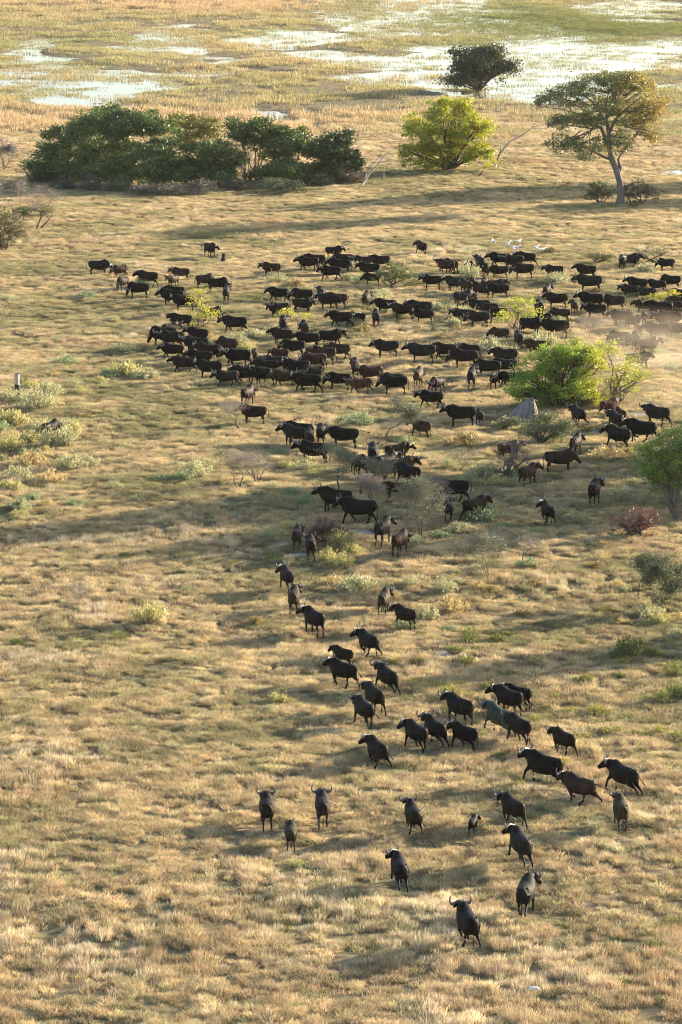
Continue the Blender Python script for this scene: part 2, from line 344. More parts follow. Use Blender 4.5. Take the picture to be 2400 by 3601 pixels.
def build_grass():
    # near and middle plain
    n = 1150000
    y = np.sqrt(rng.random(n) * (575 ** 2 - 138 ** 2) + 138 ** 2); x = (rng.random(n) * 2 - 1) * (.112 * y + 4)
    px, py = g2p(x, y)
    lump = fbm(x, y, .8, 21, 2); dens = np.clip((lump - .37) * 6, .14, 1)
    big = fbm(x, y, 7, 31, 3); reg = fbm(x, y, 26, 41, 3)
    sand = sand_mask(x, y)
    tallness = np.clip((py - 2300) / 1000, 0, 1) * .55 + np.clip((px - 1500) / 900, 0, 1) * np.clip((py - 1500) / 700, 0, 1) * .25 + np.clip(big - .5, 0, 1) * 2.2 - .12
    far_tall = np.clip((650 - py) / 120, 0, 1) * .75
    tall = rng.random(n) < np.clip(tallness + far_tall, .03, .85)
    keep = (rng.random(n) < dens * (1 - sand * 1.2) * np.where(tall, .62, .8))
    x, y, px, py, lump, big, reg, tall = [a[keep] for a in (x, y, px, py, lump, big, reg, tall)]; n = len(x)
    z = terrain(x, y)
    g = np.clip((fbm(x, y, 3.4, 51, 2) - .45) * 3.2 + (reg - .5) * 2.4, 0, 1)
    c = blend(np.tile(STRAW, (n, 1)), np.tile(OLIVE, (n, 1)), g * .85)
    c = blend(c, np.tile(GREEN, (n, 1)), np.clip((fbm(x, y, 12, 61, 3) - .58) * 3.5, 0, .5))
    ct = blend(np.tile(TAN, (n, 1)), np.tile(PALE, (n, 1)), np.clip((fbm(x, y, 5, 71, 2) - .4) * 3, 0, 1))
    c = np.where(tall[:, None], ct * .95, c)
    c = c * (.48 + .9 * rng.random((n, 1))) * (.78 + .44 * fbm(x, y, .8, 121, 1)[:, None]) * (1 + rng.normal(0, .04, (n, 3)))
    s = .64 * (.55 + .8 * rng.random(n)) * (.7 + .65 * lump) * np.where(tall, .75 + .5 * big, 1.0)
    S = np.stack([s * np.where(tall, .9, 1.1), s * np.where(tall, .9, 1.1), s * (.7 + .8 * big)], 1)
    tr = np.zeros(n)
    for bx, by, bh in TRAMPLE:
        q = (np.abs(x - bx) < 3.2) & (np.abs(y - by) < 3.2); dx, dy = x[q] - bx, y[q] - by; u = dx * math.cos(bh) + dy * math.sin(bh); v_ = -dx * math.sin(bh) + dy * math.cos(bh)
        tr[q] = np.maximum(tr[q], np.clip(1.6 - np.hypot((u + .5) / 1.7, v_ / .75), 0, 1))
    S[:, 2] *= 1 - .68 * tr; tall = tall & (tr < .4)
    idx = np.where(tall, 5 + rng.integers(0, 4, n), rng.integers(0, 5, n))
    instancer('grass', KINDS, np.stack([x, y, z], 1), S, rng.random(n) * 6.28, idx, np.clip(c, 0, 1))
    # marsh beyond: dry reeds on the land, thin reeds standing in the water
    n = 190000
    y = np.sqrt(rng.random(n) * (1090 ** 2 - 540 ** 2) + 540 ** 2); x = (rng.random(n) * 2 - 1) * (.115 * y + 6)
    px, py = g2p(x, y); z = terrain(x, y); under = z < WATER_Z
    d = np.clip((fbm(x, y, 9, 81, 3) - .38) * 4.5, .03, 1) * np.where(under, np.where(px < 900, .55, .24), .7)
    d = np.where(~under, d * (1 - .65 * np.clip(wet(x, y) * 2.5, 0, 1)), d)
    depth = np.clip((WATER_Z - z) / .4, 0, 1)
    d = np.where(under, d * (1 - .8 * depth), d)
    green_patch = np.exp(-(((px - 1800) / 380) ** 2 + ((py - 80) / 60) ** 2)) + np.exp(-(((px - 2250) / 260) ** 2 + ((py - 105) / 32) ** 2)) + .6 * np.exp(-(((px - 1250) / 90) ** 2 + ((py - 15) / 30) ** 2))
    d = np.clip(d + green_patch * .35, 0, 1)
    keep = rng.random(n) < d
    x, y, px, py, z, under, green_patch = [a[keep] for a in (x, y, px, py, z, under, green_patch)]; n = len(x)
    red = np.clip(fbm(x, y, 40, 91, 3) * 1.6 - .45 + np.exp(-(((px - 500) / 700) ** 2 + ((py - 20) / 70) ** 2)) * .7 + np.exp(-(((px - 1000) / 420) ** 2 + ((py - 430) / 60) ** 2)) * .5 - np.clip(px - 1300, 0, 900) / 2500, 0, 1)
    MG = np.array((.36, .35, .16)); MT = np.array((.56, .40, .24))
    c = blend(np.tile(MG, (n, 1)), np.tile(MT, (n, 1)), np.clip(red, 0, 1))
    c = blend(c, np.tile(np.array((.20, .22, .08)), (n, 1)), np.clip(green_patch, 0, .9))
    c = c * (.7 + .6 * rng.random((n, 1)))
    s = .8 + .8 * rng.random(n); hz = s * np.where(under, .75, 1) * (.6 + .9 * red)
    instancer('reeds', KINDS, np.stack([x, y, np.maximum(z, WATER_Z - .1)], 1), np.stack([s * 1.2, s * 1.2, hz], 1), rng.random(n) * 6.28, 9 + rng.integers(0, 3, n), np.clip(c, 0, 1))
TRAMPLE = []

# ------------------------------------------------------------------ labels: each is worked out from what the thing looks like and what it stands beside
LAND = [('big yellow shrub', 700, 1080), ('small yellow shrub', 1030, 1110), ('round green shrub', 1390, 975), ('sparse yellow shrub', 1820, 1110),
 ('big green bush', 1990, 1330), ('termite mound', 1840, 1450), ('flat thorn tree', 1360, 1470), ('leafless sapling', 865, 1470), ('grey thorn thicket', 1200, 1660),
 ('twiggy thorn tree', 1480, 1790), ('dark red bush', 1150, 1860), ('reddish brown bush', 2230, 1840), ('pinkish bare bush', 1820, 1610), ('charred stump', 787, 905),
 ('flying egrets', 1780, 870), ('gold flecked shrub', 2325, 1050), ('tall burnt stump', 62, 1360), ('right edge tree', 2370, 1700)]
ORD = ['first', 'second', 'third', 'fourth', 'fifth', 'sixth', 'seventh', 'eighth', 'ninth', 'tenth', 'eleventh', 'twelfth']
ITEMS = []
def want_label(o, look, px, py, skip=None): ITEMS.append([o, look, px, py, skip])
def zone(px, py, skip):
    if py > 1980: return ('T', 'in the foreground')
    best = min((L for L in LAND if L[0] != skip), key=lambda L: math.hypot(px - L[1], (py - L[2]) * 1.6)); dx = px - best[1]; dy = (py - best[2]) * 1.6
    if math.hypot(dx, dy) > 420: return ('T', 'on the far side' if py < 900 else 'on the open plain')
    w_ = ('behind' if dy < 0 else 'in front of') if abs(dy) > abs(dx) else ('left of' if dx < 0 else 'right of')
    return ('N', '%s the %s' % (w_, best[0]))
def finish_labels():
    G = {}
    for it in ITEMS:
        k = (it[1], zone(it[2], it[3], it[4])); G.setdefault(k, []).append(it)
    for (look, (t, ph)), L in G.items():
        if len(L) == 1: L[0][0]['label'] = '%s, %s' % (look, ph); continue
        sx = max(i[2] for i in L) - min(i[2] for i in L); sy = max(i[3] for i in L) - min(i[3] for i in L)
        if sy > sx * 1.1: L.sort(key=lambda i: -i[3]); nm = [('nearest' if i == 0 else 'farthest' if i == len(L) - 1 else (ORD + ['%dth' % q for q in range(13, 60)])[i] + ' nearest') for i in range(len(L))]
        else: L.sort(key=lambda i: i[2]); nm = [('leftmost' if i == 0 else 'rightmost' if i == len(L) - 1 else (ORD + ['%dth' % q for q in range(13, 60)])[i] + ' from left') for i in range(len(L))]
        for it, q in zip(L, nm): it[0]['label'] = '%s, %s, %s' % (look, q, ph)

# ------------------------------------------------------------------ plants
def leaf_quads(P, size, r, droop=0.0, aspect=.6, upright=False):
    n = len(P); d = r.normal(size=(n, 3)); 
    if upright: d = d * .35 + np.array((0, 0, 1.0))
    d[:, 2] -= droop; d /= np.linalg.norm(d, axis=1, keepdims=True) + 1e-9
    a = np.cross(d, r.normal(size=(n, 3))); a /= np.linalg.norm(a, axis=1, keepdims=True) + 1e-9
    s = size * (.6 + .8 * r.random((n, 1))); h = d * s * .5; g = a * s * .5 * aspect
    V = np.stack([P - h, P + g, P + h, P - g], 1).reshape(-1, 3); F = np.arange(4 * n).reshape(n, 4); return V, F
def crown_points(blobs, sub, per, srad, r, lower=.35):
    """blobs (x,y,z,rx,ry,rz) -> leaf positions gathered in many small clumps over and through the blobs"""
    P = []; K = []; vol = np.array([b[3] * b[4] + b[3] * b[5] for b in blobs]); vol = vol / vol.sum(); kid = 0
    for b, v in zip(blobs, vol):
        m = max(3, int(sub * v))
        for _ in range(m):
            d = r.normal(size=3); d /= np.linalg.norm(d)
            if d[2] < 0 and r.random() > lower: d[2] *= -1
            q = (.62 + .42 * r.random()) if r.random() < .8 else .5 * r.random()
            c = np.array(b[:3]) + d * q * np.array(b[3:]); sr = srad * (.6 + .8 * r.random()); k = int(per * (.6 + .8 * r.random()))
            o = r.normal(size=(k, 3)) * sr * np.array((1, 1, .55)) * .6
            P.append(c + o); K.append(np.full(k, kid)); kid += 1
    return np.concatenate(P), np.concatenate(K)
def foliage(name, blobs, sub, per, srad, size, cols, mat, seed, parent=None, lower=.35, aspect=.6, colfn=None, upright=False):
    r = np.random.default_rng(seed); P, K = crown_points(blobs, sub, per, srad, r, lower)
    V, F = leaf_quads(P, size, r, aspect=aspect, upright=upright)
    t = r.random(K.max() + 1)[K]; C = np.array(cols[0]) * (1 - t[:, None]) + np.array(cols[1]) * t[:, None]
    if colfn is not None: C = colfn(P, C, t)
    C = C * (.72 + .56 * r.random((len(P), 1)))
    C = np.repeat(C, 4, axis=0)
    return link(name, np_mesh(name, V, F, mat, np.clip(C, 0, 1)), parent)
def branching(T, p, d, L, r0, depth, R_, tips, spread=.7, k=6, up=.12, n=(2, 3)):
    P = [Vector(p)]; q = Vector(p); dd = Vector(d).normalized(); seg = 4; rad = [r0]
    for i in range(seg):
        dd = (dd + Vector((R_.gauss(0, .16), R_.gauss(0, .16), R_.gauss(0, .10) + up))).normalized(); q = q + dd * L / seg; P.append(q.copy()); rad.append(r0 * (1 - .45 * (i + 1) / seg))
    T.tube(P, rad, k=k if depth > 1 else 4, cap=False)
    if depth <= 0: tips.append(q.copy()); return
    for _ in range(R_.randint(*n)):
        nd = (dd + Vector((R_.gauss(0, spread), R_.gauss(0, spread), R_.gauss(0, spread * .5)))).normalized()
        branching(T, q, nd, L * R_.uniform(.6, .85), rad[-1] * .75, depth - 1, R_, tips, spread, k, up, n)
    if depth >= 1: tips.append(q.copy())
def limbs(T, base, blobs, r0, R_, fork=.35):
    """trunk limbs reaching from the base into each blob"""
    for b in blobs:
        c = Vector(b[:3]); s = Vector(base); m = s.lerp(c, .5); m.x = s.x + (c.x - s.x) * .35; m.y = s.y + (c.y - s.y) * .35
        j = Vector((R_.gauss(0, .2), R_.gauss(0, .2), 0)); rr = r0 * R_.uniform(.45, .7)
        P = [s.lerp(m, t) for t in (0, .5)] + [m + j, m.lerp(c, .5) + j, c]
        T.tube(P, [rr, rr * .85, rr * .7, rr * .5, rr * .25], k=6, cap=False)
        for _ in range(5):
            e = c + Vector((R_.uniform(-1, 1) * b[3], R_.uniform(-1, 1) * b[4], R_.uniform(-.5, 1) * b[5])) * .85; st = m.lerp(c, R_.uniform(.2, .9)) + j * .5
            T.tube([st, st.lerp(e, .5) + Vector((0, 0, R_.uniform(-.2, .3))), e], [rr * .3, rr * .2, rr * .08], k=5, cap=False)

class Spot:
    """base of a plant measured on the photograph; px() turns outline points of the photo into metres from the base"""
    def __init__(s, px, py):
        s.px0, s.py0 = px, py; s.x, s.y, s.z = place(px, py); s.s, s.th = scale_at(px, py); s.c = math.cos(s.th)
    def b(s, px, py, rx, ry=None, dy=0.0, depth=None):
        ry = ry or rx * .7; return ((px - s.px0) / s.s, dy, (s.py0 - py) / (s.s * s.c), rx / s.s, (depth or rx) / s.s, ry / s.s)

EVG = [(.05, .095, .028), (.17, .235, .055)]; LIME = [(.24, .30, .02), (.52, .48, .035)]; BRIGHT = [(.11, .23, .025), (.32, .44, .03)]
BASEFILL = {21: [(240,610,110,40),(180,620,60,30)], 22: [(370,615,100,42),(450,620,70,38)], 23: [(540,620,95,42),(620,625,60,32)], 25: [(740,625,80,32)], 27: [(1010,625,60,28)], 28: [(1190,610,85,28)], 26: [(940,610,60,25)], 29: [(870,620,60,20)]}
def woody(name, px, py, blobs, sub, per, srad, size, cols, label, cat, trunkr=.18, mat=None, bark=None, seed=1, crown='crown', lower=.35, group=None, colfn=None, stems=0, aspect=.6, dy=0):
    S = Spot(px, py); r = empty(name, (S.x, S.y + dy, S.z - .05)); R_ = random.Random(seed); blobs = list(blobs) + BASEFILL.get(seed, [])
    if seed in BASEFILL: sub = int(sub * 1.5)
    B = [S.b(*b[:4], dy=(b[4] if len(b) > 4 else R_.uniform(-.5, .5) * b[2] / S.s)) for b in blobs]
    if seed in BASEFILL or seed in (24, 31, 32, 51, 53):
        for b in list(B):
            for _ in range(5):
                a_ = R_.uniform(0, 6.283); e_ = R_.uniform(-.25, 1); B.append((b[0] + b[3] * .75 * math.cos(a_), b[1] + b[4] * .75 * math.sin(a_), b[2] + b[5] * .75 * e_, b[3] * .42, b[4] * .42, b[5] * .45))
    f = foliage(crown, B, sub, per, srad, size, cols, mat or M_LEAFD, seed, r, lower, colfn=colfn, aspect=aspect)
    T = Tubes(); 
    for i in range(max(1, stems)): limbs(T, (R_.gauss(0, .12 * (stems > 1) * 3), R_.gauss(0, .12 * (stems > 1) * 3), 0), B[:len(blobs)] if i == 0 else R_.sample(B, max(1, len(B) // 2)), trunkr, R_)
    link('trunk', T.mesh('trunk', bark or M_BARKD), r)
    tag(r, label, cat, group); return r

G_THICK = 'dark evergreen trees of the thicket'
woody('evergreen_tree', 235, 640, [(250,500,95,70),(190,545,70,45),(150,590,60,45),(300,470,70,55),(260,580,90,50)], 230, 62, .75, .30, EVG, 'broad dark evergreen tree at the left end of the thicket', 'tree', seed=21, group=G_THICK)
woody('evergreen_tree', 400, 655, [(390,430,80,50),(330,450,70,50),(440,470,80,55),(380,540,95,60),(450,590,80,50)], 270, 62, .75, .30, EVG, 'tallest dark evergreen tree of the thicket, beside its left end', 'tree', seed=22, group=G_THICK)
woody('evergreen_tree', 555, 660, [(490,440,80,50),(560,470,80,50),(600,540,80,55),(520,560,90,60),(640,600,60,45)], 260, 62, .75, .30, EVG, 'dark evergreen tree in the middle of the long thicket', 'tree', seed=23, group=G_THICK)
woody('yellowing_tree', 700, 600, [(700,460,60,38),(640,450,50,35),(740,480,40,30),(670,520,60,40)], 130, 55, .65, .28, [(.13,.14,.03),(.32,.28,.05)], 'yellowish topped tree behind the middle of the evergreen thicket', 'tree', seed=24, dy=4)
woody('evergreen_tree', 770, 655, [(760,540,75,45),(800,580,60,45),(710,590,70,50),(770,615,70,30)], 190, 60, .7, .30, EVG, 'low round dark evergreen tree just left of the gap in the thicket', 'tree', seed=25, group=G_THICK)
woody('evergreen_tree', 900, 640, [(880,460,75,32),(850,490,45,30),(960,470,60,30),(920,510,60,25)], 130, 55, .7, .30, [(.05,.10,.02),(.14,.18,.035)], 'open flat crowned green tree right of the gap in the thicket', 'tree', seed=26)
woody('evergreen_tree', 1010, 650, [(1010,505,75,45),(960,540,50,40),(1060,530,60,40),(1010,590,70,40),(1050,620,60,30)], 200, 60, .7, .30, EVG, 'dark evergreen tree near the right end of the thicket', 'tree', seed=27, group=G_THICK)
woody('evergreen_tree', 1190, 630, [(1180,510,60,42),(1150,550,70,50),(1215,560,50,45),(1190,590,75,35),(1130,600,50,30)], 200, 60, .7, .30, [(.035,.07,.02),(.10,.14,.04)], 'lighter evergreen tree forming the right end of the thicket', 'tree', seed=28, group=G_THICK)
woody('bare_tree', 875, 640, [(870,520,60,45),(850,570,50,35)], 30, 10, .6, .14, [(.12,.09,.07),(.18,.13,.10)], 'brown leafless tree filling the gap in the evergreen thicket', 'tree', seed=29, trunkr=.14, bark=M_BARK, stems=3)
GU = 'grey undergrowth shrubs along the thicket foot'
for i, (a, b, w_, h_, c) in enumerate([(150,640,60,50,0),(235,668,55,45,0),(330,675,50,55,0),(420,678,45,60,1),(520,690,60,45,0),(600,690,60,45,0),(700,690,60,60,0),(830,670,50,40,2),(960,675,60,50,1),(1020,682,55,50,3),(1110,655,60,45,3),(1230,640,45,45,2),(640,640,50,50,1),(300,640,60,60,0)]):
    cc = [[(.075,.08,.06),(.13,.13,.095)], [(.06,.09,.04),(.15,.18,.08)], [(.10,.08,.05),(.16,.125,.075)], [(.03,.05,.02),(.08,.10,.04)]][c]; lk = ['grey twiggy undergrowth shrub', 'grey green undergrowth shrub', 'brown undergrowth shrub', 'dark green undergrowth shrub'][c]
    q = woody('undergrowth_shrub', a, b, [(a, b - h_ * .5, w_, h_ * .55), (a + 20, b - h_ * .3, w_ * .7, h_ * .4), (a - 24, b - h_ * .3, w_ * .7, h_ * .4)], 60, 42, .55, .17, cc, None, 'shrub', seed=40 + i, trunkr=.07, crown='foliage', group=GU, stems=3, bark=M_BARK)
    ITEMS.append([q, lk + ' at the thicket foot', a, b, 'THK'])
woody('lime_tree', 1580, 600, [(1590,410,90,55),(1500,470,85,60),(1640,480,90,60),(1570,530,100,55),(1460,540,60,50),(1680,550,60,45),(1600,380,55,35),(1520,580,60,30)], 520, 60, .6, .26, LIME, 'bright yellow green tree with its crown reaching the ground', 'tree', seed=31, mat=M_LEAF, crown='crown', lower=.5, stems=3)
woody('waterside_bush', 1680, 325, [(1660,215,70,38),(1720,205,60,35),(1620,240,55,35),(1700,265,80,45),(1620,290,70,35),(1770,245,40,28),(1720,190,50,20)], 250, 60, 1.1, .42, [(.05,.07,.03),(.12,.135,.06)], 'large dark bush standing alone at the edge of the flood water', 'bush', seed=32, stems=3, crown='foliage')
# the big savanna tree
def big_tree():
    S = Spot(2180, 722); r = empty('savanna_tree', (S.x, S.y, S.z - .05))
    bl = [(2120,300,95,38),(2010,335,90,38),(1935,365,60,32),(2220,315,80,38),(2280,370,65,40),(2320,400,40,22),(2150,390,100,50),(2040,430,90,38),(1960,430,50,22),(2240,440,80,42),(1975,505,55,38),(2030,520,45,30),(2150,500,80,40),(2060,560,35,22),(2290,480,35,22),(2190,275,60,22)]
    B = [S.b(a, b, c, d, dy=rnd.uniform(-1.8, 1.8)) for a, b, c, d in bl]
    def cf(P, C, t):
        k = np.clip((P[:, 0] + 1.0) / 6.0 + (t - .5) * .9, 0, 1)[:, None]; return C * (1 - k) + np.array((.48, .35, .08)) * k
    foliage('crown', B, 560, 50, .66, .24, [(.10, .14, .045), (.27, .27, .09)], M_LEAFD, 33, r, .5, colfn=cf)
    T = Tubes(); v = lambda a, b, y=0: Vector(((a - 2180) / S.s, y, (722 - b) / (S.s * S.c)))
    T.tube([v(2180,726), v(2183,690), v(2180,640), v(2168,600), v(2150,560), v(2143,525), v(2138,470), v(2130,420), v(2128,350)], [.62,.46,.42,.40,.36,.33,.27,.2,.1], k=10, cap=False)
    T.tube([v(2172,612,.1), v(2182,590,.2), v(2174,560,.3), v(2200,520,.4), v(2240,470,.6), v(2280,400,.8)], [.3,.26,.2,.2,.15,.07], k=8, cap=False)
    T.tube([v(2150,562), v(2122,552), v(2060,520), v(2000,505)], [.2,.17,.12,.05], k=6, cap=False)
    T.tube([v(2143,525), v(2110,450,-.5), v(2050,430,-.8), v(1960,400,-1)], [.25,.2,.14,.05], k=6, cap=False)
    T.tube([v(2138,470), v(2160,420,-.6), v(2200,380,-1), v(2250,340,-1)], [.22,.18,.13,.05], k=6, cap=False)
    T.tube([v(2134,440), v(2080,360,.5), v(2030,330,1)], [.2,.14,.05], k=6, cap=False)
    T.tube([v(2130,400), v(2150,340,-1), v(2180,300,-1.2)], [.15,.1,.04], k=6, cap=False)
    R_ = random.Random(5)
    for b in B:
        c = Vector(b[:3])
        for _ in range(7):
            st = v(2130 + R_.uniform(-10, 20), 470 - R_.uniform(0, 90)).lerp(c, R_.uniform(.3, .8)); e = c + Vector((R_.uniform(-1, 1) * b[3], R_.uniform(-1, 1) * b[4], R_.uniform(-.6, .9) * b[5]))
            T.tube([st, st.lerp(e, .5) + Vector((0, 0, .15)), e], [.09, .06, .025], k=4, cap=False)
    link('trunk', T.mesh('trunk', M_BARK), r)
    tag(r, 'tall spreading tree with leaning pale trunk and yellowing right side', 'tree')
big_tree()
woody('trunk_bush', 2115, 722, [(2110,670,40,35),(2095,695,35,25),(2150,690,25,25)], 70, 50, .4, .17, [(.06,.08,.03),(.15,.16,.06)], 'dark green bush at the left foot of the tall tree', 'bush', seed=35, crown='foliage', stems=3, dy=2)
woody('trunk_bush', 2245, 722, [(2240,670,50,35),(2285,685,40,28),(2215,690,40,30)], 80, 50, .4, .17, [(.07,.075,.04),(.15,.14,.07)], 'olive brown bush at the right foot of the tall tree', 'bush', seed=36, crown='foliage', stems=3, dy=1)
# the big bright bush and its thin yellow neighbour
def cfb(P, C, t):
    k = np.clip(P[:, 0] / 4.0 + .1 + (t - .5) * .7, 0, 1)[:, None]; return C * (1 - k) + np.array((.46, .45, .04)) * k
woody('bright_green_bush', 1990, 1430, [(1880,1330,85,70),(1960,1290,95,75),(2060,1300,85,75),(1840,1380,60,50),(2000,1370,110,65),(1930,1400,80,40),(2060,1410,70,35),(2010,1240,70,40)], 420, 70, .42, .16, BRIGHT, 'big bright green bush standing behind the termite mound', 'bush', seed=51, mat=M_LEAF, crown='foliage', lower=.55, stems=4, colfn=cfb)
woody('yellow_leaved_bush', 2180, 1400, [(2130,1230,50,40),(2200,1290,60,50),(2250,1330,50,45),(2160,1350,50,45),(2220,1370,45,30)], 130, 26, .4, .15, [(.30,.36,.05),(.58,.54,.09)], 'thin yellow leaved bush growing right of the big green bush', 'bush', seed=52, mat=M_LEAF, crown='foliage', lower=.5, stems=4, bark=M_BARK)
woody('edge_tree', 2385, 1835, [(2390,1560,80,60),(2330,1610,70,55),(2290,1650,45,35),(2400,1660,90,60),(2340,1700,60,40),(2440,1600,80,70),(2310,1670,50,40),(2450,1700,70,50)], 330, 60, .42, .16, [(.09,.18,.04),(.32,.40,.06)], 'green tree on thin stems cut by the right edge of the view', 'tree', seed=53, crown='crown', stems=2, trunkr=.09, bark=M_BARK)
# small yellow and green shrubs among the herd
YG = [(.38,.40,.05),(.66,.58,.08)]
woody('yellow_shrub', 705, 1150, [(700,1070,50,40),(680,1110,45,30),(740,1105,45,30),(705,1030,30,20)], 60, 26, .36, .14, YG, 'yellow leaved shrub left among the foremost buffaloes of the herd', 'shrub', seed=54, mat=M_LEAF, crown='foliage', stems=4, lower=.5, trunkr=.08)
woody('yellow_shrub', 1030, 1135, [(1020,1100,38,18),(1070,1108,30,14),(990,1112,25,14)], 36, 24, .3, .13, YG, 'small golden shrub between buffaloes left of the herd centre', 'shrub', seed=55, mat=M_LEAF, crown='foliage', stems=4, trunkr=.06)
woody('green_shrub', 1390, 1010, [(1390,960,60,35),(1350,980,40,28),(1430,975,40,30)], 90, 50, .35, .14, [(.08,.12,.03),(.19,.21,.05)], 'round green shrub behind the middle of the herd', 'shrub', seed=56, crown='foliage', stems=3, lower=.5)
woody('yellow_shrub', 1820, 1165, [(1820,1080,55,38),(1780,1120,45,32),(1870,1110,45,34),(1840,1060,40,20)], 90, 26, .36, .14, [(.34,.40,.05),(.60,.58,.09)], 'sparse yellow green shrub in the right half of the herd', 'shrub', seed=57, mat=M_LEAF, crown='foliage', stems=4, lower=.5, trunkr=.08)
woody('yellow_shrub', 2330, 1075, [(2330,1045,45,18),(2360,1030,25,16),(2295,1050,25,14)], 50, 20, .3, .13, YG, 'low gold flecked shrub near the right edge among buffaloes', 'shrub', seed=58, mat=M_LEAF, crown='foliage', stems=4, trunkr=.05)
woody('twiggy_shrub', 2295, 925, [(2290,885,48,28),(2330,890,35,24),(2260,900,30,20)], 50, 26, .35, .12, [(.13,.14,.06),(.24,.22,.10)], 'open twiggy shrub behind the herd at the far right', 'shrub', seed=59, crown='foliage', stems=4)
woody('green_shrub', 2100, 930, [(2100,905,35,18),(2130,908,40,14)], 40, 40, .3, .13, [(.12,.14,.05),(.24,.22,.08)], 'low olive shrub behind the right part of the herd', 'shrub', seed=60, crown='foliage', stems=3)
woody('green_shrub', 1930, 893, [(1928,880,28,10)], 16, 40, .3, .13, [(.12,.14,.05),(.24,.22,.08)], 'tiny olive shrub below the flying egrets', 'shrub', seed=61, crown='foliage', stems=3)
woody('left_edge_bush', 30, 880, [(25,790,70,45),(-20,760,60,45),(60,820,45,35),(0,840,70,40)], 150, 45, .4, .16, [(.09,.10,.03),(.20,.19,.06)], 'olive bush cut by the left edge of the view', 'bush', seed=62, crown='foliage', stems=3, lower=.5)
woody('green_shrub', 90, 765, [(85,742,35,20)], 26, 40, .4, .16, [(.09,.13,.03),(.20,.22,.06)], 'small bright green shrub under the bare trees at far left', 'shrub', seed=63, crown='foliage', stems=3)
woody('green_shrub', 150, 765, [(150,740,38,22)], 26, 40, .4, .16, [(.14,.15,.04),(.26,.23,.07)], 'small yellowish shrub right of the bare trees at far left', 'shrub', seed=64, crown='foliage', stems=3)
woody('acacia_bush', 1920, 1560, [(1900,1500,60,35),(1960,1520,55,38),(1870,1530,45,32),(1990,1500,40,30),(1920,1465,40,20)], 170, 50, .35, .12, [(.10,.13,.06),(.25,.27,.12)], 'dark green thorny bush spreading in front of the termite mound', 'bush', seed=65, crown='foliage', stems=4, lower=.5)
woody('acacia_bush', 1785, 1510, [(1790,1485,45,22),(1760,1495,30,16)], 60, 45, .3, .12, [(.13,.15,.06),(.24,.24,.10)], 'small grey green bush at the left foot of the termite mound', 'bush', seed=66, crown='foliage', stems=3)
woody('red_bush', 1150, 1910, [(1150,1855,55,38),(1120,1880,40,26),(1190,1880,40,28)], 110, 44, .24, .085, [(.085,.035,.03),(.17,.075,.055)], 'dark red bush in front of two walking buffaloes', 'bush', seed=67, crown='foliage', stems=4, lower=.5)
woody('red_bush', 2235, 1890, [(2260,1820,60,38),(2190,1850,50,34),(2290,1850,45,34),(2230,1860,60,30)], 130, 44, .26, .085, [(.13,.06,.045),(.24,.12,.085)], 'reddish brown bush near the right edge tree', 'bush', seed=68, crown='foliage', stems=4, lower=.5)
woody('bare_bush', 1800, 1690, [(1830,1560,60,40),(1860,1600,50,40),(1790,1610,50,35),(1740,1650,40,24)], 90, 20, .3, .07, [(.20,.15,.14),(.30,.23,.20)], 'pinkish bare bush leaning over two brown buffaloes', 'bush', seed=69, crown='twigs', stems=5, bark=M_BARK, lower=.5)
# bare and thorny little trees
def thorn_tree(px, py, H, W_, label, seed, leaf=None, dens=10, size=.07, bark=M_BARKD, stems=1, depth=4, lean=(0, 0), name='thorn_tree', r0=.095, up=.10, spread=.62):
    S = Spot(px, py); h = H / (S.s * S.c); wd = W_ / S.s; r = empty(name, (S.x, S.y, S.z - .03)); R_ = random.Random(seed); T = Tubes(); tips = []
    for i in range(stems):
        d = Vector((R_.gauss(0, .12 if stems == 1 else .35) + lean[0], R_.gauss(0, .15 if stems == 1 else .35) + lean[1], 1)); branching(T, (R_.gauss(0, .08) * (stems > 1), R_.gauss(0, .08) * (stems > 1), 0), d, h * .40, r0, depth, R_, tips, spread, up=up)
    V = np.array([tuple(v) for v in T.V]); cx = (V[:, 0].max() - V[:, 0].min()) or 1; mz = V[:, 2].max(); f = np.array((wd / cx, wd / max(V[:, 1].max() - V[:, 1].min(), .1), h / mz)); f[:2] = np.clip(f[:2], .4, 1.6)
    T.V = [Vector(v * f) for v in V]; link('trunk', T.mesh('trunk', bark), r)
    if leaf:
        P = np.array([tuple(t) for t in tips]) * f; rr = np.random.default_rng(seed); k_ = int(dens * 2.4); P = np.repeat(P, k_, 0) + rr.normal(size=(len(P) * k_, 3)) * np.array((.24, .24, .14))
        LV, LF = leaf_quads(P, size * 1.15, rr); t = rr.random((len(P), 1)); C = np.repeat(np.array(leaf[0]) * (1 - t) + np.array(leaf[1]) * t, 4, 0); link('crown', np_mesh('crown', LV, LF, M_LEAFD, C), r)
    tag(r, label, 'tree' if 'tree' in label or 'sapling' in label else 'shrub'); return r
GT = [(.10,.11,.065),(.26,.26,.16)]; GG = [(.08,.10,.045),(.20,.21,.10)]; PK = [(.17,.14,.12),(.32,.27,.23)]
thorn_tree(1355, 1548, 160, 120, 'small flat topped thorn tree in front of the dense herd', 71, GT, 22, .08, M_BARK, depth=5)
thorn_tree(840, 1515, 115, 100, 'leafless sapling in front of the brown buffalo left of the herd', 72, PK, 10, .05, M_BARK, depth=5)
thorn_tree(1195, 1725, 165, 130, 'grey leaved thorn tree at the left of the central thicket', 73, GT, 20, .08, depth=5)
thorn_tree(1270, 1745, 130, 110, 'thinner grey thorn tree in the middle of the central thicket', 74, GT, 14, .08, depth=5)
thorn_tree(1330, 1800, 130, 110, 'slim grey thorn tree with bent stem in the central thicket', 75, PK, 10, .07, depth=5)
thorn_tree(1480, 1885, 200, 170, 'many stemmed twiggy thorn tree right of the central thicket', 76, GT, 14, .08, stems=4, depth=4, r0=.05)
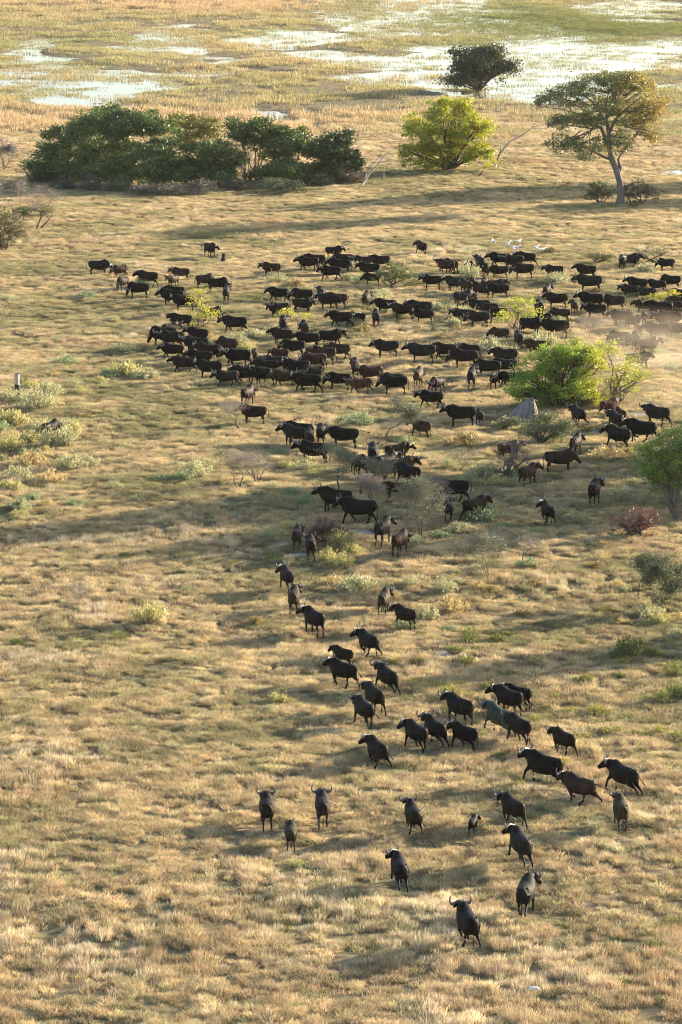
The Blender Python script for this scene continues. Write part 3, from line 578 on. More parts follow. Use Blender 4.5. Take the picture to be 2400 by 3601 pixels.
thorn_tree(1520, 1790, 110, 120, 'low pale twiggy thorn tree behind the running brown buffalo', 77, PK, 12, .07, stems=2, depth=4)
thorn_tree(840, 1720, 130, 130, 'thin grey sapling cluster left of the central thicket', 78, PK, 6, .06, stems=3, depth=4, r0=.04)
thorn_tree(900, 1700, 110, 120, 'dead brown branchy shrub right beside the thin sapling cluster', 79, PK, 8, .06, stems=4, depth=3, r0=.04, name='bare_shrub')
thorn_tree(770, 1700, 130, 40, 'tall thin grey sapling left of the dead brown shrub', 80, GG, 5, .07, depth=4, r0=.04)
thorn_tree(1728, 2040, 165, 130, 'small pale leaved thorn tree standing alone on the right plain', 81, GT, 16, .07, stems=2, depth=4, r0=.05)
thorn_tree(1835, 1975, 85, 80, 'little twiggy thorn tree with white flecked top', 82, PK, 8, .06, depth=4, r0=.035)
thorn_tree(2245, 2105, 160, 90, 'slender thorn tree, left one of the pair at the right edge', 83, GG, 16, .09, M_BARKD, depth=5, r0=.05)
thorn_tree(2335, 2120, 170, 140, 'leafier thorn tree, right one of the pair at the right edge', 84, GG, 13, .09, M_BARKD, stems=2, depth=5, r0=.06)
thorn_tree(1640, 2035, 80, 40, 'thin dry sapling left of the pale thorn tree', 85, None, bark=M_BARK, depth=3, r0=.03)
thorn_tree(2010, 1625, 70, 20, 'short dead stem right of the profile brown buffalo', 86, None, bark=M_BARK, depth=2, r0=.04, name='dead_branch')
thorn_tree(275, 2145, 110, 60, 'brown twiggy stems standing alone on the left plain', 87, PK, 5, .05, stems=4, depth=3, r0=.03, name='bare_shrub')
thorn_tree(60, 815, 190, 110, 'leafless pinkish tree at far left below the thicket', 88, PK, 8, .10, M_BARK, depth=5, r0=.13)
thorn_tree(135, 810, 150, 130, 'dark stemmed bare tree right of the leafless pinkish tree', 89, PK, 8, .10, M_BARKD, depth=4, r0=.13, stems=2, lean=(.3, 0))
thorn_tree(15, 600, 110, 90, 'pinkish bare shrub cut by the left edge near the thicket', 90, PK, 8, .12, M_BARK, depth=4, stems=3, r0=.1, name='bare_shrub')
thorn_tree(1095, 1500, 90, 50, 'tiny leafless sapling above the group of four standing buffaloes', 91, None, bark=M_BARK, depth=4, r0=.03)
thorn_tree(2085, 1180, 70, 110, 'low bare shrub behind the big green bush', 92, PK, 14, .06, stems=4, depth=3, r0=.03, name='bare_shrub')
thorn_tree(1620, 1660, 90, 110, 'thin arching bare shrub left of the pinkish bush', 93, GT, 6, .06, stems=4, depth=3, r0=.025, name='bare_shrub')
# dead wood
def dead(px, py, polys, label, name='dead_tree', cat='dead tree', mat=None, z0=0):
    S = Spot(px, py); r = empty(name, (S.x, S.y, S.z)); T = Tubes()
    for P, rad in polys:
        n = len(P); T.tube([Vector(((a - px) / S.s, (c[0] if c else 0), (py - b) / (S.s * S.c) + z0)) for a, b, *c in P], [rad * (1 - .8 * i / (n - 1)) for i in range(n)], k=6)
    o = link('trunk', T.mesh('trunk', mat or M_DEAD), r); tag(r, label, cat); return r
dead(1272, 655, [([(1270,657),(1300,610),(1330,578),(1355,545),(1378,522)],.16),([(1285,630,.5),(1292,600,.7),(1330,560,.8),(1345,530,1)],.1),([(1335,572),(1365,566),(1382,558)],.07),([(1346,672,.4),(1350,640,.4),(1351,590,.3),(1352,545,.1)],.09),([(1355,548),(1370,520),(1375,500)],.05)], 'bleached white dead branches leaning right of the thicket')
dead(1743, 590, [([(1742,592),(1755,545),(1790,500),(1830,480),(1870,450),(1915,438)],.17),([(1757,540),(1765,500),(1760,470),(1785,460)],.08),([(1825,482),(1820,460),(1808,445)],.06),([(1872,448),(1878,425),(1890,395)],.06)], 'grey dead tree leaning right between the lime tree and the tall tree')
dead(1520, 560, [([(1520,560),(1525,470),(1518,400),(1505,365),(1510,340)],.28),([(1520,410),(1545,380),(1560,368)],.16)], 'weathered dead snag poking above the yellow green tree')
dead(1500, 625, [([(1682,626,1),(1695,610,1),(1702,595,1)],.12)], 'small dark broken stump right below the lime tree', 'broken_stump', 'stump', M_CHAR)
dead(1800, 640, [([(1780,640),(1820,635,.3),(1868,645,.5)],.1),([(1800,638),(1806,628),(1822,630)],.06)], 'grey fallen branch lying in front of the leaning dead tree', 'fallen_branch', 'branch', M_BARK, .1)
dead(2215, 722, [([(2200,725),(2208,700),(2215,690)],.14)], 'short grey broken limb at the foot of the tall tree', 'broken_limb', 'stump', M_BARK)
dead(2200, 640, [([(2200,640,.2),(2208,618,.2),(2214,606,.2)],.12)], 'stub of a dead branch beside the tall trunk', 'broken_stub', 'stump', M_BARK) if False else None
dead(1030, 1488, [([(990,1490),(1040,1482,.2),(1092,1492,.3)],.06),([(1030,1483),(1050,1474),(1070,1478)],.04)], 'dead branch lying behind the group of four standing buffaloes', 'fallen_branch', 'branch', M_BARKD, .12)
dead(1700, 1730, [([(1560,1700),(1620,1712,.2),(1675,1722,.3)],.07)], 'long grey branch on the grass behind the running buffalo', 'fallen_branch', 'branch', M_BARK, .15)
def stump():
    S = Spot(62, 1392); r = empty('burnt_stump', (S.x, S.y, S.z)); h = 82 / S.s / S.c; T = Tubes(); P = [Vector((0, 0, -.1)), Vector((.02, 0, .2)), Vector((-.03, 0, .45 * h)), Vector((0, 0, .5 * h))]
    T.tube(P, [.30, .24, .2, .2], k=12); T.tube([Vector((-.1, 0, .3)), Vector((-.28, 0, .12)), Vector((-.4, 0, -.05))], [.14, .12, .1], k=7); link('charred_base', T.mesh('charred_base', M_CHAR), r)
    T = Tubes(); T.tube([Vector((0, 0, .48 * h)), Vector((-.02, 0, .7 * h)), Vector((0, 0, .93 * h))], [.195, .19, .21], k=12); link('pale_top', T.mesh('pale_top', M_DEAD), r)
    T = Tubes(); 
    for a in range(7):
        q = Vector((math.cos(a * .9) * .15, math.sin(a * .9) * .15, .9 * h)); T.tube([q, q + Vector((0, 0, .06 + .12 * rnd.random()))], [.06, .03], k=5)
    link('splintered_rim', T.mesh('splintered_rim', M_CHAR), r); tag(r, 'tall tree stump with pale top and charred black base on the left', 'stump')
stump()
def small_stump():
    S = Spot(787, 923); bm = bmesh.new(); st = [((0, 0, -.1), .30, .3), ((0, 0, .3), .25, .24), ((.03, 0, .65), .24, .2), ((.05, 0, .8), .2, .17)]
    ellipse_loft(bm, [(c, (0, .001, 1), a, b) for c, a, b in st], 12)
    for v in bm.verts:
        if v.co.z > .6: v.co.z += .28 * abs(math.sin(v.co.x * 23 + 1)) - .05
        v.co.x += .03 * math.sin(v.co.z * 17 + v.co.y * 9)
    me = bpy.data.meshes.new('charred_stump'); bm.to_mesh(me); bm.free(); me.materials.append(M_CHAR); o = link('charred_stump', me); o.location = (S.x, S.y, S.z); tag(o, 'small charred black stump beside the lone grey buffalo', 'stump')
small_stump()
def mound():
    S = Spot(1848, 1478); n = 96; V = []; F = []; lv = 26; H = 1.95; r2 = np.random.default_rng(4)
    fl = [(k * 6.283 / n, .045 * math.sin(k * 2.1) + .05 * math.sin(k * 1.37 + 2) + .04 * r2.normal()) for k in range(n)]
    for i in range(lv):
        t = i / (lv - 1); zz = H * t; prof = 1.38 * (1 - t ** 1.5) ** .75 + .22 * (1 - t) ** 3 + .12
        if t > .93: prof *= .75
        for k, (a, f) in enumerate(fl):
            rr = prof * (1 + f * (1.6 - t)) + .18 * math.exp(-t * 9); V.append((math.cos(a) * rr * (1.0 if math.cos(a) < 0 else .62) + .50 * t, math.sin(a) * rr * .85, zz - .15 + .05 * r2.normal() * (t > .9)))
    for i in range(lv - 1):
        for k in range(n): F.append((i * n + k, i * n + (k + 1) % n, (i + 1) * n + (k + 1) % n, (i + 1) * n + k))
    V.append((.50, 0, H - .14)); T3 = [((lv - 1) * n + k, (lv - 1) * n + (k + 1) % n, lv * n) for k in range(n)]
    o = link('termite_mound', np_mesh('termite_mound', V, [F, T3], M_MOUND, smooth=True)); o.location = (S.x, S.y, S.z); tag(o, 'pale grey fluted termite mound left of the big green bush', 'termite mound')
mound()
# off to the right: trees whose shadows fall into the view
G_OFF = 'trees to the right whose long shadows cross the plain'
for i, (tx, ty, hh) in enumerate([(2150, 690, 11), (1650, 700, 12), (1180, 715, 10), (2350, 730, 10), (1250, 1780, 13), (1560, 1830, 10), (1950, 1880, 8), (2000, 2330, 6)]):
    x, y = p2g(tx, ty); L = hh * 1.0 / math.tan(R(SUN_EL)); x += L * math.sin(R(SUN_AZ)); y += L * math.cos(R(SUN_AZ)); px, py = g2p(x, y, 0)
    if px < 2500: continue
    r = empty('shade_tree', (x, y, tz(x, y))); B = [(rnd.uniform(-3, 3), rnd.uniform(-3, 3), hh * rnd.uniform(.6, 1.15), 3.2, 3.2, 1.9) for _ in range(6)]
    if i == 0: B = [(b[0], b[1], b[2] / hh, b[3], b[4], b[5] / hh) for b in B]; f0 = foliage('crown', B, 110, 30, .5, .34, EVG, M_LEAFD, 300, r); P_ = np.empty(len(f0.data.vertices) * 3, np.float32); T = Tubes(); limbs(T, (0, 0, 0), B, .4, rnd); t0 = link('trunk', T.mesh('trunk', M_BARK), r); shade0 = (f0.data, t0.data)
    else: link('crown', shade0[0], r); link('trunk', shade0[1], r)
    r.scale = (hh / 11, hh / 11, hh); r.rotation_euler = (0, 0, i * 1.7)
    tag(r, None, 'tree', G_OFF); r['label'] = 'tree beyond the right edge whose shadow crosses the plain'

# sage shrubs: a few kinds, copied
def sage(seed, h=1.0, cols=((.36, .36, .18), (.56, .53, .28)), n=34, per=34):
    r = np.random.default_rng(seed); root = empty('sage_shrub')
    P = []; T = Tubes(); 
    for i in range(n):
        a = r.random() * 6.283; q = math.sqrt(r.random()); tip = np.array((math.cos(a) * q, math.sin(a) * q, h * (1 - .55 * q * q) * (.75 + .3 * r.random())))
        st = np.array((tip[0] * .15, tip[1] * .15, 0)); T.tube([tuple(st), tuple(st * .5 + tip * .5 + np.array((0, 0, -.06))), tuple(tip)], [.018, .012, .004], k=4, cap=False)
        t = r.random(per) ** .6; base = st + np.array((0, 0, .1)); P.append(base + (tip - base) * t[:, None] + r.normal(size=(per, 3)) * .085)
    P = np.concatenate(P); P[:, 2] = np.maximum(P[:, 2], .03); V, F = leaf_quads(P, .125, r, aspect=.45, upright=True); t = r.random((len(P), 1)); C = np.repeat((np.array(cols[0]) * (1 - t) + np.array(cols[1]) * t) * (.8 + .4 * r.random((len(P), 1))), 4, 0)
    link('foliage', np_mesh('foliage', V, F, M_LEAF, C), root); link('stems', T.mesh('stems', M_BARK), root); return root
SAGE = [sage(1), sage(2, .8, n=44), sage(3, 1.15, n=28), sage(4, .75, ((.16, .17, .07), (.33, .30, .12)), n=30)]
LEAFY = [sage(6, 1.0, ((.12, .16, .03), (.36, .35, .05)), n=26, per=22), sage(7, .8, ((.09, .12, .03), (.26, .27, .06)), n=34, per=24)]
used = set()
def shrub(kind, px, py, w_, hk, tint, look):
    x, y, z = place(px, py); s, _ = scale_at(px, py); rad = w_ / 2 / s
    o = kind if id(kind) not in used else copy_tree(kind); used.add(id(kind))
    o.name = 'sage_shrub' if kind in SAGE else 'leafy_shrub'; o.location = (x, y, z - .03); o.rotation_euler = (0, 0, rnd.random() * 6.28); o.scale = (rad, rad, rad * hk * 1.25)
    for c in o.children: c.color = (*tint, 1) if c.name.startswith('foliage') else (1, 1, 1, 1)
    tag(o, None, 'shrub', 'low pale sage shrubs over the plain' if kind in SAGE else 'low leafy shrubs over the right plain'); want_label(o, look, px, py)
PALE_T = (1, 1, 1); BR = (1.12, 1.05, .75); GRN = (.62, .78, .72); DRY = (1.25, 1.0, .85)
LOOKT = {PALE_T: 'pale green sage shrub', BR: 'bright yellow green sage shrub', GRN: 'grey green sage shrub', DRY: 'dry straw coloured shrub'}
for px, py, w_, hk, t in [(130,1440,130,.8,PALE_T),(60,1420,90,.8,PALE_T),(170,1400,100,.9,PALE_T),(20,1410,80,.8,PALE_T),(40,1500,110,.9,BR),(110,1560,90,.8,BR),(30,1590,110,.9,BR),(150,1545,110,.9,PALE_T),(225,1572,110,1.0,PALE_T),(175,1578,90,1.0,PALE_T),(260,1540,80,1.0,BR),(140,1540,70,1.0,PALE_T),
 (60,1690,100,.8,PALE_T),(110,1640,110,.8,DRY),(170,1700,110,.7,DRY),(250,1650,110,.7,PALE_T),(20,1720,80,.8,BR),(310,1640,90,.7,PALE_T),(440,1325,120,.8,BR),(510,1335,100,.7,PALE_T),(380,1330,80,.6,GRN),(690,1680,110,.9,PALE_T),(640,1690,80,.7,GRN),
 (270,1780,80,.5,GRN),(400,1720,70,.6,PALE_T),(340,1720,80,.5,DRY),(965,1890,90,.8,PALE_T),(1010,1860,60,.7,BR),(1195,1925,100,.9,BR),(1150,1975,70,1,BR),(1200,1990,90,.9,BR),(1240,1950,70,.9,BR),(1250,2080,140,.7,PALE_T),(1180,2060,90,.6,DRY),(1300,2060,90,.6,PALE_T),
 (980,2475,90,.9,BR),(950,2500,60,.7,PALE_T),(1030,2480,50,.8,BR),(1265,1500,110,.8,GRN),(1230,1485,70,.7,GRN),(1075,1660,90,.9,PALE_T),(1110,1680,70,.8,BR),(1010,1650,60,.8,BR),(970,1600,80,.5,GRN),(1640,1570,110,.9,DRY),(1590,1560,60,.8,DRY),(1700,1680,110,.8,PALE_T),(1740,1710,90,.8,BR),(1650,1700,80,.7,PALE_T),(1800,1710,80,.8,PALE_T),(1580,1650,60,1,PALE_T),
 (1640,1130,90,.9,PALE_T),(1600,1145,60,.9,PALE_T),(1560,1090,80,.6,PALE_T),(1500,1080,70,.6,DRY),(1330,1065,80,.7,PALE_T),(1290,1060,60,.7,DRY),(1400,1115,70,.8,PALE_T),(1360,1100,60,.7,PALE_T),(970,1000,90,.6,PALE_T),(1040,1010,80,.7,DRY),(1150,930,80,.6,BR),(1250,960,60,1,PALE_T),(1230,990,60,.8,PALE_T),(1280,1000,80,.8,GRN),(1650,985,100,.8,PALE_T),(1960,1000,100,.7,PALE_T),(1340,1040,70,.7,PALE_T),
 (830,1210,80,.8,PALE_T),(870,1235,70,.8,BR),(760,1220,70,.6,GRN),(740,1200,60,.7,DRY),(900,1190,90,.7,PALE_T),(970,1180,60,.7,PALE_T),(1240,1140,110,.7,PALE_T),(1280,1170,80,.6,DRY),(1730,1240,110,.7,PALE_T),(1780,1235,80,.7,PALE_T),(1700,1220,70,.6,DRY),(1860,1215,100,.8,PALE_T),(1910,1215,110,.8,PALE_T),(1960,1140,60,.8,PALE_T),(2380,1180,110,.6,GRN),
 (1910,1440,50,2.0,DRY),(2060,1520,60,.8,DRY),(2110,1510,50,.9,DRY),(2140,1620,120,.7,DRY),(2200,1600,80,.7,DRY),(1690,1830,150,.7,GRN),(2010,1830,60,.8,GRN),(2050,1840,70,.9,PALE_T),(1620,1870,90,.7,PALE_T),(1560,2090,100,.8,PALE_T),(1590,2150,110,.7,DRY),(1500,2180,100,.8,PALE_T),(2280,2170,110,.7,PALE_T),(2200,2080,60,.8,PALE_T),(2330,2190,80,.7,BR),(520,2190,130,.8,BR),(560,2160,70,.8,PALE_T),(900,2200,70,.9,DRY),(1000,1500,60,.4,PALE_T),
 (380,1280,60,.7,DRY),(400,1130,60,.5,PALE_T),(430,1240,90,.5,PALE_T),(230,1280,90,.5,GRN),(500,1010,80,.6,GRN),(30,1060,80,.5,PALE_T),(310,1050,80,.5,GRN),(1420,2210,80,.6,GRN),(1040,3050,80,.6,BR),(2270,960,70,.8,PALE_T),(1480,1500,60,.5,GRN),(1560,1470,60,.5,DRY),(1360,1620,70,.6,PALE_T),(1020,1740,70,.7,GRN),(1080,1770,80,.7,GRN),(960,1720,70,.6,PALE_T),(1300,1830,80,.6,GRN),(1340,1870,70,.6,GRN),(1400,1820,80,.8,PALE_T),(1450,1920,90,.6,GRN),(1550,1890,80,.6,GRN),(1780,1860,80,.5,GRN),(1900,1880,70,.6,GRN),(2120,1920,80,.5,DRY),(1720,2090,90,.7,DRY),(1680,2070,70,.7,DRY),(1880,2060,80,.6,DRY),(1980,2110,70,.6,DRY),(2060,2060,60,.6,PALE_T),(1830,2170,80,.6,DRY),(1440,2060,80,.7,PALE_T),(1380,2110,70,.6,DRY),(1600,2020,60,.7,PALE_T),(2180,2190,70,.6,DRY),(2380,2240,80,.7,PALE_T),(160,1780,80,.5,DRY),(80,1790,90,.6,PALE_T),(480,1760,60,.5,PALE_T),(560,1690,70,.5,GRN),(620,1640,60,.6,PALE_T),(720,1640,70,.7,PALE_T),(660,2080,60,.5,GRN),(780,1330,50,.4,GRN),(200,1200,60,.4,PALE_T),(1950,1680,70,.5,DRY),(2080,1700,60,.5,DRY),(2180,1740,70,.5,PALE_T),(2300,1250,70,.6,GRN),(2360,1300,70,.6,GRN),(1700,1330,70,.5,GRN),(1640,1310,60,.5,DRY),(1560,1190,70,.6,DRY),(1620,1220,60,.6,PALE_T),(2090,1030,60,.6,DRY),(2200,1110,70,.5,DRY),(2050,1130,50,.6,PALE_T),(2240,1010,60,.6,GRN),(1420,1560,70,.6,GRN)]:
    k = SAGE[rnd.randrange(3)] if t != DRY else SAGE[rnd.choice([0, 3])]
    shrub(k, px, py, w_ * 1.15, hk * rnd.uniform(.9, 1.1), t, LOOKT[t])
LT = (1, 1, 1); LD = (.7, .8, .7); LY = (1.2, 1.1, .8)
LOOKL = {LT: 'leafy green shrub', LD: 'dark leafy shrub', LY: 'yellow flecked leafy shrub'}
for _ in range(34):
    q = rnd.random(); px, py = rnd.uniform(-10, 400 - 300 * q), 1300 + 500 * q + rnd.uniform(-20, 20); t = rnd.choice([PALE_T, PALE_T, DRY, GRN, BR]); shrub(SAGE[rnd.randrange(4)], px, py, rnd.uniform(50, 95), rnd.uniform(.5, .8), t, LOOKT[t])
for _ in range(16):
    t = rnd.choice([PALE_T, DRY, DRY, GRN]); shrub(SAGE[rnd.randrange(4)], rnd.uniform(1380, 2380), rnd.uniform(1960, 2260), rnd.uniform(50, 90), rnd.uniform(.5, .8), t, LOOKT[t])
for px, py, w_, hk, t in [(2215,2310,130,1.1,LT),(2170,2320,80,.9,LD),(2290,2310,80,.8,LT),(1650,2260,90,1.0,LD),(1600,2300,80,.8,LT),(1750,2260,70,.9,LT),(1640,2340,90,.8,LT),(1580,2460,100,.9,LY),(1530,2420,60,.6,LY),(1720,2430,80,.8,LY),(1800,2380,60,.7,LT),(2060,2400,60,1.0,LY),(2020,2400,50,.8,LD),
 (2380,2380,90,1.0,LD),(2400,2460,120,.9,LD),(2330,2470,100,.7,LT),(2100,2510,100,.5,LY),(2000,2510,80,.5,LY),(1880,2540,70,.6,LT),(2150,2580,120,.4,LY),(2240,2590,110,.4,LY),(2050,2600,90,.4,LY),(2380,2600,100,.5,LD),(1470,2400,70,.5,LY),(1960,2460,60,.6,LY),(1840,2450,70,.5,LY),(440,1965,60,.8,LD),(230,2010,50,.7,LT),(420,2250,70,.7,LD),(290,2270,50,.6,LT),(60,2270,70,.7,LD),(120,2300,60,.6,LD),(950,1975,50,1.0,LD),(820,1990,60,.6,LD),(1830,2760,60,.5,LY),(2080,2690,80,.4,LY),
 (2360,3250,90,.5,LT),(2300,3330,80,.5,LT),(2200,3460,90,.4,LD),(2330,3520,80,.4,LT),(540,2215,50,.5,LD),(2120,2150,60,.6,LD),(980,2110,40,.6,LD),(1130,2350,60,.5,LT),(1390,2330,60,.5,LY),(1440,2470,70,.6,LY)]:
    shrub(LEAFY[rnd.randrange(2)], px, py, w_, hk * 1.2, t, LOOKL[t])
for _ in range(34):
    t = rnd.choice([LT, LD, LY, LY]); shrub(LEAFY[rnd.randrange(2)], rnd.uniform(1420, 2400), rnd.uniform(2200, 2720), rnd.uniform(35, 75), rnd.uniform(.5, 1.0), t, LOOKL[t])
#PART3

# ------------------------------------------------------------------ buffaloes
TMP = []
def buffalo_src(pose, yaw):
    """body of one continuous surface (remeshed), horns and tail; x forward, z up, adult about 1.5 m at the shoulder"""
    bm = bmesh.new(); P = dict(pitch=8, head=-38, F=((0, 0), (0, 0)), H=((0, 0), (0, 0)), lie=0)
    P.update({'stand': {}, 'level': dict(pitch=10, head=-30),
      'walk': dict(F=((24, -4), (-16, -30)), H=((-20, -10), (20, 8))), 'walk2': dict(pitch=6, F=((-14, -34), (22, -2)), H=((18, 6), (-22, -14)), head=-30),
      'run': dict(pitch=14, head=-28, F=((52, -30), (34, -46)), H=((-40, -24), (-22, -40))), 'run2': dict(pitch=10, head=-34, F=((-24, -66), (18, -20)), H=((30, 24), (-34, -34))),
      'graze': dict(pitch=-48, head=-68), 'low': dict(pitch=-22, head=-50)}[pose])
    X = (1, 0, 0)
    ellipse_loft(bm, [((-1.20, 0, 1.10), X, .10, .15), ((-1.13, 0, 1.06), X, .25, .27), ((-.98, 0, 1.02), X, .29, .34), ((-.72, 0, .99), X, .34, .38), ((-.35, 0, .96), X, .42, .41), ((.0, 0, .95), X, .45, .42),
                      ((.30, 0, .99), X, .42, .47), ((.56, 0, 1.06), X, .35, .49), ((.78, 0, 1.08), X, .26, .39), ((.95, 0, 1.06), X, .15, .24)], 18)
    for s in (1, -1):
        ellipse_loft(bm, [((-1.06, s * .17, 1.20), X, .06, .06), ((-.9, s * .22, 1.24), X, .10, .11), ((-.72, s * .22, 1.22), X, .08, .08)], 8)
        ellipse_loft(bm, [((.34, s * .24, 1.08), X, .08, .14), ((.52, s * .25, 1.12), X, .13, .28), ((.72, s * .19, 1.10), X, .09, .18)], 10)
    ellipse_loft(bm, [((.62, 0, .78), X, .05, .10), ((.82, 0, .82), X, .06, .16), ((1.0, 0, .95), X, .05, .14)], 8)
    y1, y2 = R(yaw * .45), R(yaw); p = R(P['pitch']); N0 = Vector((.66, 0, 1.16)); L = .52
    d = Vector((math.cos(y1) * math.cos(p), math.sin(y1) * math.cos(p), math.sin(p))); Hb = N0 + d * L
    ellipse_loft(bm, [(N0 - d * .1, d, .24, .36), (N0 + d * .16, d, .22, .31), (N0 + d * .34, d, .18, .25), (Hb, d, .135, .18)], 14)
    ph = R(P['head']); h = Vector((math.cos(y2) * math.cos(ph), math.sin(y2) * math.cos(ph), math.sin(ph)))
    up = Vector((-math.cos(y2) * math.sin(ph), -math.sin(y2) * math.sin(ph), math.cos(ph))); side = up.cross(h)
    ellipse_loft(bm, [(Hb - h * .12, h, .10, .12), (Hb - h * .02, h, .14, .17), (Hb + h * .12, h, .15, .175), (Hb + h * .24, h, .125, .15), (Hb + h * .35, h, .10, .115), (Hb + h * .46, h, .108, .108), (Hb + h * .52, h, .08, .08)], 14)
    hd = lambda x, y, z: Hb + h * x + side * y + up * z
    for s in (1, -1):    # drooping ears
        a, b = hd(-.02, s * .13, .04), hd(-.05, s * .38, -.10); e = (b - a).normalized()
        ellipse_loft(bm, [(a, e, .03, .04), (a.lerp(b, .4), e, .035, .075), (a.lerp(b, .8), e, .03, .06), (b, e, .02, .02)], 8)
    def leg(pts, rad):
        st = []
        for i, q in enumerate(pts):
            dd = (Vector(pts[min(i + 1, len(pts) - 1)]) - Vector(pts[max(i - 1, 0)])).normalized(); st.append((q, dd + Vector((0, .0001, 0)), rad[i][0], rad[i][1]))
        ellipse_loft(bm, st, 10)
    for s, (a, b) in zip((1, -1), P['F']):
        sh = Vector((.56, s * .21, 1.02)); k = math.sin(R(a)) * .5; el = Vector((.54 + k * .25, s * .23, .80))
        kn = el + Vector((math.sin(R(a)), 0, -math.cos(R(a)))) * .37; b2 = R(a + b); ft = kn + Vector((math.sin(b2), 0, -math.cos(b2))) * .31; ho = ft + Vector((.035, 0, -.10))
        leg([sh, el, el.lerp(kn, .5), kn, kn.lerp(ft, .5), ft, ho], [(.13, .22), (.12, .17), (.085, .10), (.07, .075), (.05, .055), (.055, .06), (.075, .08)])
    for s, (a, b) in zip((1, -1), P['H']):
        hip = Vector((-.86, s * .18, 1.02)); A = R(a); sf = hip + Vector((math.sin(A) * .3 + .13, s * .05, -.30)); hk = sf + Vector((math.sin(A - .62), 0, -math.cos(A - .62))) * .36
        B_ = R(a + b) + .06; ft = hk + Vector((math.sin(B_), 0, -math.cos(B_))) * .36; ho = ft + Vector((.035, 0, -.10))
        leg([hip, sf, sf.lerp(hk, .55), hk, hk.lerp(ft, .5), ft, ho], [(.16, .30), (.15, .22), (.085, .12), (.06, .075), (.048, .055), (.055, .06), (.075, .08)])
    me = bpy.data.meshes.new('body_src'); bm.to_mesh(me); bm.free()
    o = bpy.data.objects.new('body_src', me); COL.objects.link(o)
    m = o.modifiers.new('r', 'REMESH'); m.mode = 'VOXEL'; m.voxel_size = .027; m.use_smooth_shade = True
    m = o.modifiers.new('s', 'SMOOTH'); m.factor = .6; m.iterations = 3
    def horns(k=1.0, boss=1.0):
        T = Tubes()
        for s in (1, -1):
            hx = lambda x, y, z: Hb + h * x * k + side * y * k * s + Vector((0, 0, 1)) * z * k + up * .10
            T.tube([hx(.02, .01, .05), hx(.02, .10, .055), hx(-.0, .22, .0), hx(-.03, .35, -.05), hx(-.05, .44, -.03), hx(-.05, .50, .05), hx(-.04, .50, .16), hx(-.01, .45, .25), hx(.02, .40, .28)],
                   [.09 * boss, .10 * boss, .085 * boss, .07, .06, .05, .04, .025, .008], k=8)
        return T.mesh('horns', M_HORN)
    def tail(mode):
        T = Tubes(); b = Vector((-1.17, 0, 1.18))
        q = {0: [(0, 0, 0), (-.08, 0, -.10), (-.10, 0, -.35), (-.08, 0, -.62)], 1: [(0, 0, 0), (-.10, .02, -.02), (-.16, .08, -.25), (-.10, .22, -.42)], 2: [(0, 0, 0), (-.16, .0, .06), (-.38, -.05, -.02), (-.62, -.12, -.06)], 3: [(0, 0, 0), (-.12, 0, .08), (-.2, -.06, -.15), (-.16, -.3, -.36)]}[mode]
        q = [b + Vector(v) for v in q]; T.tube(q, [.03, .024, .018, .016], k=6); tl = T.mesh('tail', M_HIDE); T = Tubes(); e = (q[-1] - q[-2]).normalized(); T.tube([q[-1] - e * .03, q[-1] + e * .08, q[-1] + e * .22, q[-1] + e * .3], [.018, .045, .035, .008], k=6); return tl, T.mesh('tail_tuft', M_TUFT)
    d_ = dict(obj=o, bull=horns(1.14, 1.05), cow=horns(1.0, .75), young=horns(.5, .55), tails=[tail(i) for i in range(4)])
    TMP.append(d_); return d_
YW = (0, 45, -45)
PB = {(p, y): buffalo_src(p, y) for p in ('stand', 'level', 'walk', 'walk2', 'run', 'run2') for y in YW}
for p in ('graze', 'low'):
    for y in (0, 45): PB[(p, y)] = buffalo_src(p, y)
_hidden = [o for o in SC.objects if o.name in ('grass', 'reeds')]
dg = bpy.context.evaluated_depsgraph_get()
for d_ in TMP:
    ev = d_['obj'].evaluated_get(dg); me = bpy.data.meshes.new_from_object(ev, depsgraph=dg); me.name = 'body'; me.materials.clear(); me.materials.append(M_HIDE)
    me.polygons.foreach_set('use_smooth', np.ones(len(me.polygons), bool)); d_['body'] = me
for d_ in TMP: me0 = d_['obj'].data; bpy.data.objects.remove(d_['obj']); bpy.data.meshes.remove(me0)
COLS = dict(k=(.0034, .0030, .0028), d=(.009, .0058, .0042), b=(.030, .018, .011), g=(.0115, .0105, .0102), r=(.058, .030, .018), w=(.042, .041, .039), s=(.0055, .0053, .0055))
CN = dict(k='black', d='dark brown', b='brown', g='grey', r='reddish brown', w='pale mud caked', s='blue black')
def facing(h):
    h %= 360
    for lo, hi, t in [(0, 22, 'facing right'), (22, 65, 'heading away right'), (65, 108, 'seen from behind'), (108, 160, 'heading away left'), (160, 192, 'facing left'), (192, 232, 'facing near left'), (232, 290, 'facing the camera'), (290, 338, 'facing near right'), (338, 361, 'facing right')]:
        if lo <= h < hi: return t
    return 'facing right'
NB = 0; G_HERD = 'buffaloes of the great herd crossing the plain'
